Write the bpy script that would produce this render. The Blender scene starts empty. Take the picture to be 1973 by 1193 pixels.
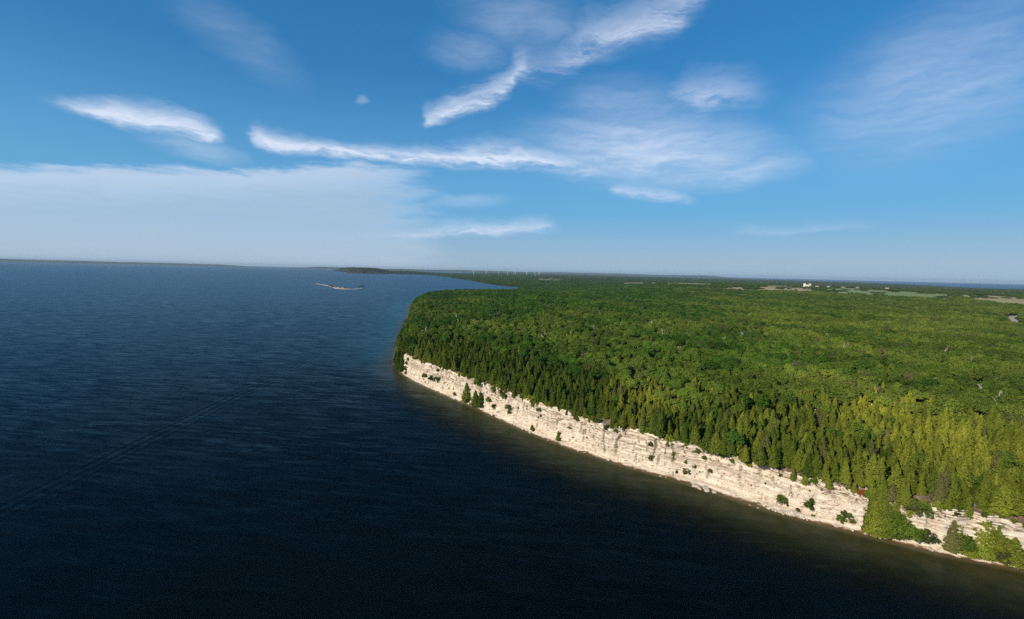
import bpy, math, random
import numpy as np
from mathutils import Vector, Matrix

R = math.radians
scene = bpy.context.scene
COL = scene.collection
rng = np.random.default_rng(7)
random.seed(7)

# ------------------------------------------------------------------ camera
cam_d = bpy.data.cameras.new('camera')
cam_d.sensor_width = 36.0
cam_d.lens = 36.0 * 953.0 / 1973.0
cam_d.clip_start = 1.0
cam_d.clip_end = 200000.0
cam = bpy.data.objects.new('camera', cam_d)
COL.objects.link(cam)
cam.matrix_world = (Matrix.Translation((0, 0, 120)) @ Matrix.Rotation(R(90 - 4.44), 4, 'X')
                    @ Matrix.Rotation(R(1.335), 4, 'Z'))
scene.camera = cam

SUN_AZ = 48.0      # compass heading the light travels to (0 = view direction)
SUN_EL = 28.0

# ------------------------------------------------------------------ node helper
class NB:
    def __init__(self, nt):
        self.nt = nt
    def n(self, t, **kw):
        nd = self.nt.nodes.new(t)
        for k, v in kw.items():
            setattr(nd, k, v)
        return nd
    def put(self, sock, v):
        if hasattr(v, 'is_output'):
            self.nt.links.new(v, sock)
        elif v is not None:
            sock.default_value = v
    def m(self, op, a, b=None, c=None, clamp=False):
        nd = self.n('ShaderNodeMath', operation=op, use_clamp=clamp)
        for i, v in enumerate((a, b, c)):
            self.put(nd.inputs[i], v)
        return nd.outputs[0]
    def v(self, op, a, b=None, scale=None):
        nd = self.n('ShaderNodeVectorMath', operation=op)
        self.put(nd.inputs[0], a)
        self.put(nd.inputs[1], b)
        if scale is not None:
            self.put(nd.inputs['Scale'], scale)
        return nd.outputs['Value'] if op in ('DOT_PRODUCT', 'LENGTH', 'DISTANCE') else nd.outputs['Vector']
    def xyz(self, x, y, z):
        nd = self.n('ShaderNodeCombineXYZ')
        for i, v in enumerate((x, y, z)):
            self.put(nd.inputs[i], v)
        return nd.outputs[0]
    def sep(self, v):
        nd = self.n('ShaderNodeSeparateXYZ')
        self.put(nd.inputs[0], v)
        return nd.outputs
    def rmp(self, v, a, b, c=0.0, d=1.0, smooth=True):
        nd = self.n('ShaderNodeMapRange', interpolation_type='SMOOTHSTEP' if smooth else 'LINEAR')
        for i, q in enumerate((v, a, b, c, d)):
            self.put(nd.inputs[i], q)
        return nd.outputs[0]
    def mix(self, f, a, b, blend='MIX'):
        nd = self.n('ShaderNodeMix', data_type='RGBA', blend_type=blend)
        self.put(nd.inputs[0], f)
        for s, q in ((nd.inputs[6], a), (nd.inputs[7], b)):
            if isinstance(q, (tuple, list)) and len(q) == 3:
                q = (*q, 1.0)
            self.put(s, q)
        return nd.outputs[2]
    def noise(self, vec, scale=1.0, detail=3.0, rough=0.55, color=False, dist=0.0):
        nd = self.n('ShaderNodeTexNoise')
        self.put(nd.inputs['Vector'], vec)
        nd.inputs['Scale'].default_value = scale
        nd.inputs['Detail'].default_value = detail
        nd.inputs['Roughness'].default_value = rough
        nd.inputs['Distortion'].default_value = dist
        return nd.outputs['Color' if color else 'Fac']

# ------------------------------------------------------------------ world: Nishita sky with cirrus
SKY = 0.086
CLOUD = (6.6, 7.2, 8.4, 1.0)        # sunlit ice cloud
BANK = (3.9, 5.0, 6.2, 1.0)         # the shallow bank over the lake
HORIZON = (2.9, 4.15, 5.4, 1.0)    # milky air low over the horizon
MIDSKY = (1.25, 3.6, 6.1, 1.0)
UPPER = (0.36, 2.1, 4.6, 1.0)
world = bpy.data.worlds.new('World')
scene.world = world
world.use_nodes = True
wt = world.node_tree
wt.nodes.clear()
b = NB(wt)
D = b.n('ShaderNodeTexCoord').outputs['Generated']
dx, dy, dz = b.sep(D)
sky = b.n('ShaderNodeTexSky', sky_type='NISHITA')
sky.sun_disc = False
sky.sun_elevation = R(SUN_EL)
sky.sun_rotation = R(SUN_AZ + 180.0)
sky.altitude = 100
sky.air_density = 1.0
sky.dust_density = 0.2
sky.ozone_density = 4.0
b.put(sky.inputs['Vector'], b.xyz(dx, dy, b.m('MAXIMUM', dz, 0.012)))
hs = b.n('ShaderNodeHueSaturation')
hs.inputs['Saturation'].default_value = 1.30
hs.inputs['Value'].default_value = 1.0
b.put(hs.inputs['Color'], sky.outputs[0])
skyc = hs.outputs[0]

az = b.m('MULTIPLY', b.m('ARCTAN2', dx, dy), 57.29578)
el = b.m('MULTIPLY', b.m('ARCSINE', dz), 57.29578)
P0 = b.xyz(az, el, 0.0)
w1 = b.v('SUBTRACT', b.noise(P0, 0.13, 2, 0.5, color=True), (0.5, 0.5, 0.5))
w2 = b.v('SUBTRACT', b.noise(b.v('MULTIPLY', P0, (0.5, 1.0, 1.0)), 0.9, 3, 0.6, color=True), (0.5, 0.5, 0.5))
P = b.v('ADD', b.v('ADD', P0, b.v('MULTIPLY', w1, (3.0, 1.2, 0))), b.v('MULTIPLY', w2, (1.6, 0.9, 0)))
px_, py_, pz_ = b.sep(P)
t_in = b.m('MULTIPLY_ADD', px_, 0.01, 0.5)

wisp = b.n('ShaderNodeMapping')
b.put(wisp.inputs['Vector'], b.v('ADD', P0, b.v('ADD', b.v('MULTIPLY', w1, (5, 3, 0)), b.v('MULTIPLY', w2, (1.2, 1.2, 0)))))
wisp.inputs['Rotation'].default_value = (0, 0, R(20))
wisp.inputs['Scale'].default_value = (0.15, 0.72, 1.0)
wn = b.noise(wisp.outputs[0], 1.0, 7, 0.62)
fine_ = b.noise(wisp.outputs[0], 3.6, 4, 0.6)
fray = b.m('ADD', b.m('MULTIPLY_ADD', wn, 2.6, -1.3), b.m('MULTIPLY_ADD', fine_, 1.3, -0.65))

def streak(table):
    """a long cloud: elevation, half width and density as curves over azimuth"""
    nd = b.n('ShaderNodeRGBCurve')
    mp = nd.mapping
    mp.extend = 'HORIZONTAL'
    for ch, sc in ((0, 40.0), (1, 4.0), (2, 1.0)):
        cu = mp.curves[ch]
        pts = [((row[0] + 50) / 100.0, row[1 + ch] / sc) for row in table]
        while len(cu.points) < len(pts):
            cu.points.new(0.5, 0.5)
        for q, (x_, y_) in zip(cu.points, pts):
            q.location = (x_, y_)
            q.handle_type = 'AUTO_CLAMPED'
    mp.update()
    b.put(nd.inputs['Color'], b.xyz(t_in, t_in, t_in))
    c_, w_, k_ = b.sep(nd.outputs[0])
    d_ = b.m('DIVIDE', b.m('MULTIPLY_ADD', c_, -40.0, py_), b.m('MULTIPLY', w_, 4.0))
    d_ = b.m('ADD', d_, b.m('MULTIPLY', fray, b.rmp(d_, -1.4, 1.0, 0.15, 1.0)))
    return b.m('MULTIPLY', k_, b.m('MULTIPLY', b.rmp(d_, -1.5, 0.15), b.rmp(d_, 2.4, -0.4)))

LONG = [(-50, 12.9, .3, 0), (-44, 13.0, .3, 0), (-41.5, 13.0, .4, .45), (-39, 13.0, .7, .8), (-36.5, 12.8, 1.0, .95), (-33, 12.5, 1.0, .95),
        (-31, 12.1, .8, .7), (-29.3, 11.9, .5, 0), (-28.6, 12.8, .5, 0), (-27.6, 12.7, .8, .8), (-24, 12.3, .75, .95), (-17, 12.0, .6, 1),
        (-10, 12.0, .8, 1), (-5, 12.4, 1.1, .95), (-2, 12.7, 1.2, .95), (3, 12.3, 1.1, .85), (7, 11.7, 1.1, .6), (12, 10.4, 1.2, .25), (16, 9.5, 1.2, 0), (50, 9.5, 1, 0)]
TALL = [(-50, 15.8, .5, 0), (-11.2, 15.8, .5, 0), (-10, 16.2, .9, .65), (-7, 17.5, 1.0, .75), (-3, 18.7, 1.2, .72), (-1, 20.2, 1.5, .65), (0.8, 22.0, 1.7, .5),
        (2.8, 21.8, 2.0, .30), (5, 22.6, 2.1, .38), (8, 24.0, 1.9, .55), (12, 24.7, 1.8, .62), (15, 25.3, 2.1, .62), (17.5, 26.8, 2.3, .45), (20, 29, 2.3, .2), (23, 31, 2, 0), (50, 31, 2, 0)]
SPOT = [(-50, 18.8, .4, 0), (14, 18.8, .4, 0), (16.5, 18.6, .8, .28), (20, 18.2, 1.6, .5), (23, 18.1, 1.6, .42), (26, 17.7, 1.3, .15), (28.5, 17.5, 1, 0), (50, 17.8, 1, 0)]
LOWS = [(-50, 3.2, .4, 0), (-26, 3.2, .6, 0), (-20, 3.4, .9, .6), (-8, 4.3, .75, .6), (3, 5.1, .7, .55), (6, 5.4, .5, 0), (9.5, 9.2, .5, 0), (11.5, 9.1, .65, .5),
        (15, 8.9, .8, .5), (19, 8.2, .6, .35), (21, 8.0, .5, 0), (22.5, 4.7, .4, 0), (26, 4.7, .4, .18), (34, 4.8, .4, .15), (38, 4.9, .4, 0), (50, 4.9, .4, 0)]
VEILS = [   # broad thin veils: centre, half sizes, slope, density
    ((14.5, 13.2), (14.5, 4.4), -5, .58), ((12.5, 17.2), (8.5, 3.8), -10, .26), ((24.5, 10.6), (6.5, 1.9), 8, .40),
    ((39.5, 16.5), (11.0, 6.5), 14, .30), ((-5.4, 23.1), (5.0, 2.2), 0, .20), ((0.5, 25.7), (8.5, 3.2), -8, .22), ((-28.5, 21.0), (7.0, 2.4), -24, .13),
    ((-16.9, 17.6), (0.65, 0.45), 0, .20), ((-32, 10.8), (4.5, 1.1), -6, .3), ((-6, 7.6), (6, .9), 4, .25),
    ((62, 18), (15, 8), 10, .3), ((-66, 13), (13, 3), -8, .4), ((-15, 37), (28, 8), 8, .3), ((50, 41), (22, 9), 8, .3), ((120, 25), (40, 10), 5, .3), ((-130, 20), (40, 8), -5, .3)]
def veil(c, r_, ang, k):
    nd = b.n('ShaderNodeMapping', vector_type='TEXTURE')
    b.put(nd.inputs['Vector'], P)
    nd.inputs['Location'].default_value = (*c, 0)
    nd.inputs['Rotation'].default_value = (0, 0, R(ang))
    nd.inputs['Scale'].default_value = (*r_, 1)
    return b.rmp(b.v('LENGTH', nd.outputs[0]), 1.25, 0.1, 0.0, k)
rot = b.n('ShaderNodeMapping')
b.put(rot.inputs['Vector'], b.v('ADD', P0, b.v('MULTIPLY', w1, (4, 1.2, 0))))
rot.inputs['Rotation'].default_value = (0, 0, R(17))
rot.inputs['Scale'].default_value = (0.16, 1.1, 1.0)
fib = b.noise(rot.outputs[0], 1.0, 6, 0.68)
acc = None
for tb in (LONG, TALL, SPOT, LOWS):
    d = streak(tb)
    acc = d if acc is None else b.m('MAXIMUM', acc, d)
# fray the edges: noise eats into the profile instead of striping it
body = b.m('MULTIPLY', b.rmp(wn, 0.30, 0.60, 0.30, 1.15), b.rmp(fine_, 0.25, 0.75, 0.72, 1.18))
acc = b.m('MULTIPLY', b.m('POWER', acc, 1.25), body)
acc = b.m('MINIMUM', b.m('MULTIPLY', acc, 1.05), 0.86)
vac = None
for q in VEILS:
    d = veil(*q)
    vac = d if vac is None else b.m('MAXIMUM', vac, d)
vac = b.m('MULTIPLY', vac, b.m('MULTIPLY', b.rmp(wn, 0.25, 0.72, 0.5, 1.15), b.rmp(fib, 0.25, 0.72, 0.75, 1.15)))
# the low cloud bank over the lake
top = b.m('MAXIMUM', b.m('MULTIPLY_ADD', b.m('MINIMUM', px_, -17.0), 0.128, 13.25), 4.5)
top = b.m('ADD', top, b.m('MULTIPLY', b.m('SUBTRACT', fib, 0.5), 2.5))
bank = b.rmp(b.m('SUBTRACT', py_, top), 0.5, -0.8, 0.0, 0.66)
rim = b.m('MULTIPLY', bank, b.rmp(b.m('SUBTRACT', py_, top), -4.0, -0.6, 0.0, 1.0))
bank = b.m('MULTIPLY', bank, b.m('MULTIPLY', b.rmp(b.m('MULTIPLY_ADD', fib, -9.0, b.m('ADD', px_, b.m('MULTIPLY', b.m('SUBTRACT', 11.0, py_), -0.4))), -13.0, -24.0), b.rmp(fib, 0.25, 0.6, 0.75, 1.08)))
bank = b.m('MULTIPLY', bank, b.rmp(py_, 0.5, 6.0, 0.45, 1.0))
low = b.rmp(el, 22.0, 2.0, 0.0, 0.90)        # thin milky air thickening to the horizon
cl = b.m('MINIMUM', b.m('MAXIMUM', b.m('MAXIMUM', acc, vac), bank), 0.92)
out_c = b.mix(0.45, skyc, UPPER)
out_c = b.mix(low, out_c, b.mix(b.rmp(el, 7.5, 0.5), MIDSKY, HORIZON))
out_c = b.mix(cl, out_c, b.mix(b.m('MULTIPLY', b.m('SUBTRACT', bank, b.m('MULTIPLY', rim, 0.6)), 1.6, clamp=True), CLOUD, BANK))
bg = b.n('ShaderNodeBackground')
bg.inputs['Strength'].default_value = SKY
b.put(bg.inputs['Color'], out_c)
world.cycles.sampling_method = 'MANUAL'
world.cycles.sample_map_resolution = 256
wo = b.n('ShaderNodeOutputWorld')
wt.links.new(bg.outputs[0], wo.inputs['Surface'])

# ------------------------------------------------------------------ sun
sun_d = bpy.data.lights.new('sun', 'SUN')
sun_d.energy = 4.2
sun_d.angle = R(0.5)
sun_d.color = (1.0, 0.90, 0.74)
sun = bpy.data.objects.new('sun', sun_d)
COL.objects.link(sun)
Ldir = Vector((math.sin(R(SUN_AZ)) * math.cos(R(SUN_EL)), math.cos(R(SUN_AZ)) * math.cos(R(SUN_EL)), -math.sin(R(SUN_EL))))
sun.rotation_euler = Ldir.to_track_quat('-Z', 'Y').to_euler()
sun.location = (-300, -300, 400)

vs = scene.view_settings
vs.view_transform = 'Standard'
vs.look = 'None'
vs.gamma = 1.0
vs.use_curve_mapping = False
vs.exposure = 0.45
scene.cycles.use_denoising = False
scene.cycles.max_bounces = 6
scene.cycles.diffuse_bounces = 2
scene.cycles.glossy_bounces = 2
scene.cycles.transmission_bounces = 2
scene.cycles.transparent_max_bounces = 4
scene.cycles.volume_bounces = 0
scene.cycles.sample_clamp_indirect = 4.0

# ------------------------------------------------------------------ mesh helpers
def mesh_np(name, verts, faces, mats=(), mat_idx=None, smooth=False):
    """faces: list of int arrays (M,k), k = 3 or 4"""
    me = bpy.data.meshes.new(name)
    if not isinstance(faces, (list, tuple)):
        faces = [faces]
    verts = np.asarray(verts, np.float32)
    me.vertices.add(len(verts))
    me.vertices.foreach_set('co', verts.ravel())
    loops = np.concatenate([f.ravel() for f in faces]).astype(np.int32)
    tot = np.concatenate([np.full(len(f), f.shape[1], np.int32) for f in faces])
    me.loops.add(len(loops))
    me.loops.foreach_set('vertex_index', loops)
    me.polygons.add(len(tot))
    me.polygons.foreach_set('loop_start', np.concatenate([[0], np.cumsum(tot)[:-1]]).astype(np.int32))
    me.polygons.foreach_set('loop_total', tot)
    for m in mats:
        me.materials.append(m)
    if mat_idx is not None:
        me.polygons.foreach_set('material_index', np.asarray(mat_idx, np.int32))
    me.polygons.foreach_set('use_smooth', np.full(len(tot), smooth))
    me.update(calc_edges=True)
    me.validate()
    return me

def link(name, me, parent=None, loc=(0, 0, 0)):
    o = bpy.data.objects.new(name, me)
    o.location = loc
    o.parent = parent
    COL.objects.link(o)
    return o

def tag(o, label=None, cat=None, group=None, kind=None):
    for k, v in (('label', label), ('category', cat), ('group', group), ('kind', kind)):
        if v:
            o[k] = v
    return o

def grid_quads(nr, nc):
    i = np.arange((nr - 1) * nc).reshape(nr - 1, nc)[:, :-1]
    return np.stack([i, i + 1, i + nc + 1, i + nc], -1).reshape(-1, 4)

class MB:
    """collects boxes and tapered tubes into one mesh"""
    def __init__(self):
        self.v = []; self.f4 = []; self.f3 = []
    def box(self, c, s, rz=0.0):
        k = len(self.v)
        cz, sz = math.cos(rz), math.sin(rz)
        for x, y, z in [(-1, -1, -1), (1, -1, -1), (1, 1, -1), (-1, 1, -1), (-1, -1, 1), (1, -1, 1), (1, 1, 1), (-1, 1, 1)]:
            X, Y = x * s[0] / 2, y * s[1] / 2
            self.v.append((c[0] + X * cz - Y * sz, c[1] + X * sz + Y * cz, c[2] + z * s[2] / 2))
        for f in [(0, 3, 2, 1), (4, 5, 6, 7), (0, 1, 5, 4), (1, 2, 6, 5), (2, 3, 7, 6), (3, 0, 4, 7)]:
            self.f4.append([k + i for i in f])
        return self
    def tube(self, pts, rad, n=6):
        pts = [Vector(p) for p in pts]
        k = len(self.v)
        for i, p in enumerate(pts):
            d = (pts[min(i + 1, len(pts) - 1)] - pts[max(i - 1, 0)]).normalized()
            a = d.orthogonal().normalized(); c = d.cross(a)
            for j in range(n):
                t = 2 * math.pi * j / n
                self.v.append(tuple(p + (a * math.cos(t) + c * math.sin(t)) * rad[i]))
        for i in range(len(pts) - 1):
            for j in range(n):
                q = k + i * n + j; r = k + i * n + (j + 1) % n
                self.f4.append([q, r, r + n, q + n])
        for base, rev in ((k, True), (k + (len(pts) - 1) * n, False)):
            for j in range(1, n - 1):
                f = [base, base + j, base + j + 1]
                self.f3.append(f[::-1] if rev else f)
        return self
    def face(self, pts):
        k = len(self.v)
        self.v += [tuple(p) for p in pts]
        (self.f4 if len(pts) == 4 else self.f3).append(list(range(k, k + len(pts))))
        return self
    def mesh(self, name, mat, smooth=False):
        fs = []
        if self.f4: fs.append(np.array(self.f4))
        if self.f3: fs.append(np.array(self.f3))
        return mesh_np(name, self.v, fs, [mat] if mat else [], smooth=smooth)

# ------------------------------------------------------------------ terrain functions
# TERRAIN BEGIN
def _h(ix, iy, seed):
    n = (ix.astype(np.int64) * 374761393 + iy.astype(np.int64) * 668265263 + seed * 974634777) & 0x7fffffff
    n = ((n ^ (n >> 13)) * 1274126177) & 0x7fffffff
    return ((n ^ (n >> 16)) & 0xffff) / 65535.0

def vnoise(x, y, seed=0):
    x = np.asarray(x, float); y = np.asarray(y, float)
    x, y = np.broadcast_arrays(x, y)
    ix = np.floor(x); iy = np.floor(y)
    fx = x - ix; fy = y - iy
    fx = fx * fx * (3 - 2 * fx); fy = fy * fy * (3 - 2 * fy)
    a = _h(ix, iy, seed); b_ = _h(ix + 1, iy, seed); c = _h(ix, iy + 1, seed); d = _h(ix + 1, iy + 1, seed)
    return (a * (1 - fx) + b_ * fx) * (1 - fy) + (c * (1 - fx) + d * fx) * fy

def fbm(x, y, seed=0, o=4):
    s = 0; a = 0.5; t = 0
    x = np.asarray(x, float); y = np.asarray(y, float)
    for i in range(o):
        s = s + a * vnoise(x * 2 ** i, y * 2 ** i, seed + i); t += a; a *= 0.5
    return s / t

def sm(a, b_, x):
    t = np.clip((np.asarray(x, float) - a) / (b_ - a), 0, 1)
    return t * t * (3 - 2 * t)

# shoreline under the cliff, from the headland tip to past the right of the frame
CLIFF = np.array([(-122.8, 553.6), (-100.8, 516.5), (-66.4, 468.8), (-38.1, 434.1), (-13.6, 399.7), (7.5, 370.2), (25.9, 348),
                  (42.4, 329.3), (71.8, 302.1), (97.8, 281.9), (119.5, 261.5), (138.1, 243.3), (156.9, 231.3), (173.9, 220.4),
                  (189.5, 210.5), (205.7, 203.3), (216.7, 198.2), (260, 176), (330, 128), (420, 40)], float)
WEST = [(-138, 590), (-150, 625), (-176, 744), (-196, 859), (-240, 1114), (-292, 1388), (-340, 1640), (-352, 1760), (-335, 1980)]
LAND = np.array([(600, -400), (420, 40)] + [tuple(p) for p in CLIFF[::-1][1:]] + WEST + [
    (-230, 2350), (-60, 2700), (60, 3200), (40, 3800), (-144, 4213), (-290, 4750), (-395, 5178), (-470, 5600), (-700, 6600),
    (-932, 7544), (-1300, 8800), (-1753, 10147), (-2300, 10900), (-2750, 10350), (-3139, 10059), (-3500, 10500), (-3750, 11500),
    (-4400, 12800), (-5500, 15000), (-5200, 15600), (-4000, 15200), (-2700, 13800), (-1900, 13600), (-1000, 15500), (-1200, 21000),
    (-2500, 27000), (3000, 33000), (12000, 29000), (12345, 19271), (12731, 17080), (9300, 11000), (8300, 8700), (9300, 9000),
    (22000, 9000), (22000, -3000)], float)

def seg_dist(px, py, pts, closed=False):
    pts = np.asarray(pts, float)
    if closed:
        pts = np.vstack([pts, pts[:1]])
    best = np.full(px.shape, 1e18)
    for a, c in zip(pts[:-1], pts[1:]):
        d = c - a
        t = np.clip(((px - a[0]) * d[0] + (py - a[1]) * d[1]) / (d @ d), 0, 1)
        best = np.minimum(best, (px - a[0] - t * d[0]) ** 2 + (py - a[1] - t * d[1]) ** 2)
    return np.sqrt(best)

def inside(px, py, poly):
    r = np.zeros(px.shape, bool)
    poly = np.asarray(poly, float)
    for a, c in zip(poly, np.roll(poly, -1, 0)):
        if a[1] == c[1]:
            continue
        k = (a[1] > py) != (c[1] > py)
        r ^= k & (px < (c[0] - a[0]) * (py - a[1]) / (c[1] - a[1]) + a[0])
    return r

def shore_dist(px, py):
    """signed distance to the coast, positive on land"""
    px = np.asarray(px, float); py = np.asarray(py, float)
    w = sm(2500, 5000, np.hypot(px, py))          # uneven coast far away
    qx = px + w * 160 * (fbm(px / 500, py / 500, 41, 3) - 0.5)
    qy = py + w * 400 * (fbm(px / 500, py / 500, 51, 3) - 0.5)
    return seg_dist(qx, qy, LAND, True) * np.where(inside(qx, qy, LAND), 1, -1)

def plateau(px, py, sd):
    """ground height on the land, ignoring the drop at the shore"""
    px = np.asarray(px, float); py = np.asarray(py, float)
    r = np.hypot(px, py); a = np.degrees(np.arctan2(px, py))
    z = np.interp(px, [-120, 0, 80, 110, 230], [23.5, 23, 22.5, 20.2, 19.6])
    z = z + 5 * sm(10, 260, sd) * sm(3500, 900, r) + 2.2 * (fbm(px / 90, py / 90, 3, 3) - 0.5) * sm(8, 60, sd) + 5 * (fbm(px / 420, py / 420, 4, 2) - 0.5) * sm(60, 300, sd)
    right = sm(4, 20, a)
    zr = z + 24 * sm(1700, 3600, r) - 40 * sm(4800, 8000, r)
    zl = z * (1 - sm(1900, 2900, r)) + 7 * sm(1900, 2900, r) + 12 * sm(7000, 15000, r)
    z = zr * right + zl * (1 - right)
    far = sm(4200, 6000, r)
    z = z + far * 16 * (fbm(px / 1300, py / 1300, 8, 3) - 0.5)
    pen = np.exp(-(np.abs(a + 17.0) / 2.6) ** 4) * sm(9000, 10300, r)            # wooded bluff across the bay
    pen2 = np.exp(-((a + 12.0) / 2.2) ** 2) * sm(8500, 10000, r)
    return z + 92 * pen + 34 * pen2

def ground_z(px, py, sd=None):
    px = np.asarray(px, float); py = np.asarray(py, float)
    if sd is None:
        sd = shore_dist(px, py)
    r = np.hypot(px, py)
    w = np.interp(r, [0, 700, 3000, 9000], [26, 30, 90, 260])
    return plateau(px, py, sd) * sm(0, 1, np.clip(sd / w, 0, 1)) + np.minimum(sd * 0.08, 1.0).clip(-4, 1.0)
# TERRAIN END

# ------------------------------------------------------------------ materials
def material(name):
    m = bpy.data.materials.new(name)
    m.use_nodes = True
    nt = m.node_tree
    nt.nodes.clear()
    nb = NB(nt)
    nb.out = nb.n('ShaderNodeOutputMaterial')
    return m, nb

def principled(nb, color, rough=0.8, spec=0.2, normal=None):
    p = nb.n('ShaderNodeBsdfPrincipled')
    nb.put(p.inputs['Base Color'], (*color, 1.0) if isinstance(color, tuple) and len(color) == 3 else color)
    nb.put(p.inputs['Roughness'], rough)
    p.inputs['Specular IOR Level'].default_value = spec
    if normal is not None:
        nb.put(p.inputs['Normal'], normal)
    nb.nt.links.new(p.outputs[0], nb.out.inputs['Surface'])
    return p

def simple(name, color, rough=0.7, spec=0.3, var=0.25, scale=1.5):
    m, nb = material(name)
    pos = nb.n('ShaderNodeTexCoord').outputs['Object']
    nz = nb.noise(pos, scale, 4, 0.6)
    c2 = tuple(c * (1 - var) for c in color)
    c1 = tuple(min(1, c * (1 + var)) for c in color)
    principled(nb, nb.mix(nb.rmp(nz, 0.3, 0.7), c2, c1), rough, spec)
    return m

def foliage(name, ca, cb, ctint, trans=0.3, dead=None):
    """leaf colour ca..cb from tree to tree, pulled to ctint by the stand's own 'tint'"""
    m, nb = material(name)
    rnd = nb.n('ShaderNodeObjectInfo').outputs['Random']
    at = nb.n('ShaderNodeAttribute', attribute_type='INSTANCER', attribute_name='tint').outputs['Fac']
    pos = nb.n('ShaderNodeNewGeometry').outputs['Position']
    c = nb.mix(rnd, ca, cb)
    c = nb.mix(at, c, ctint)
    r2 = nb.m('FRACT', nb.m('MULTIPLY', rnd, 17.31))
    c = nb.mix(nb.m('MULTIPLY', r2, 0.35), c, (0.030, 0.045, 0.012))
    r3 = nb.m('FRACT', nb.m('MULTIPLY', rnd, 41.7))
    c = nb.mix(nb.rmp(r3, 0.955, 0.985, 0, 0.7), c, (0.120, 0.100, 0.060))      # a few browned crowns
    stand = nb.noise(nb.v('MULTIPLY', pos, (1, 0.7, 0.2)), 0.013, 4, 0.6)      # stands of different trees
    c = nb.mix(1.0, c, nb.mix(nb.rmp(stand, 0.34, 0.66), (0.68, 0.74, 0.70), (1.32, 1.26, 1.22)), 'MULTIPLY')
    nz = nb.noise(pos, 1.3, 2, 0.6)
    c = nb.mix(1.0, c, nb.mix(nb.rmp(nz, 0.3, 0.7), (0.72, 0.72, 0.70), (1.25, 1.25, 1.15)), 'MULTIPLY')
    d = nb.n('ShaderNodeBsdfDiffuse')
    nb.put(d.inputs[0], c)
    t = nb.n('ShaderNodeBsdfTranslucent')
    nb.put(t.inputs[0], c)
    mx = nb.n('ShaderNodeMixShader')
    mx.inputs[0].default_value = trans
    nb.nt.links.new(d.outputs[0], mx.inputs[1])
    nb.nt.links.new(t.outputs[0], mx.inputs[2])
    nb.nt.links.new(mx.outputs[0], nb.out.inputs['Surface'])
    return m

MAT = {}
MAT['cedar'] = foliage('cedar_foliage', (0.105, 0.140, 0.018), (0.050, 0.092, 0.016), (0.300, 0.315, 0.042), 0.25)
MAT['leaf'] = foliage('broadleaf_foliage', (0.025, 0.084, 0.012), (0.084, 0.168, 0.019), (0.165, 0.212, 0.034), 0.22)
MAT['rust'] = foliage('rust_foliage', (0.28, 0.10, 0.025), (0.24, 0.09, 0.03), (0.28, 0.10, 0.03), 0.2)
MAT['bark'] = simple('bark', (0.13, 0.10, 0.075), 0.9, 0.1)
MAT['grey_wood'] = simple('dead_wood', (0.30, 0.26, 0.22), 0.9, 0.1)
MAT['birch'] = simple('birch_bark', (0.62, 0.58, 0.52), 0.8, 0.1)
MAT['white'] = simple('white_paint', (0.80, 0.80, 0.78), 0.5, 0.3, 0.06)
MAT['cream'] = simple('cream_render', (0.50, 0.43, 0.34), 0.8, 0.2, 0.1)
MAT['redroof'] = simple('red_roof', (0.30, 0.10, 0.06), 0.7, 0.2)
MAT['greyroof'] = simple('grey_roof', (0.25, 0.25, 0.26), 0.6, 0.3)
MAT['dark'] = simple('dark_opening', (0.03, 0.03, 0.035), 0.4, 0.4)
MAT['timber'] = simple('weathered_timber', (0.50, 0.42, 0.33), 0.85, 0.1)
MAT['plaza'] = simple('trodden_earth', (0.22, 0.155, 0.10), 0.95, 0.1, 0.35, 0.6)
MAT['road'] = simple('gravel_road', (0.36, 0.29, 0.25), 0.95, 0.1, 0.12, 0.3)
MAT['sail'] = simple('sail_cloth', (0.80, 0.80, 0.78), 0.7, 0.1, 0.04)

def ground_material():
    m, nb = material('forest_floor')
    pos = nb.n('ShaderNodeNewGeometry').outputs['Position']
    n1 = nb.noise(pos, 0.11, 4, 0.6)
    n2 = nb.noise(pos, 0.004, 5, 0.6)
    n3 = nb.noise(pos, 0.0009, 4, 0.6)
    c = nb.mix(nb.rmp(n1, 0.3, 0.7), (0.030, 0.032, 0.013), (0.060, 0.055, 0.025))
    c = nb.mix(nb.rmp(n2, 0.42, 0.60), c, (0.030, 0.055, 0.018))
    c = nb.mix(nb.rmp(n3, 0.60, 0.68, 0, 0.5), c, (0.13, 0.13, 0.05))
    sx, sy, sz = nb.sep(pos)
    c = nb.mix(nb.rmp(sz, 0.75, 0.35, 0, 0.8), c, (0.10, 0.085, 0.055))      # strand of pale cobbles at the water's edge
    principled(nb, c, 0.95, 0.05)
    return m
MAT['ground'] = ground_material()
MAT['farwood'] = simple('far_woods', (0.035, 0.055, 0.022), 0.95, 0.05, 0.3, 0.002)

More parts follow.
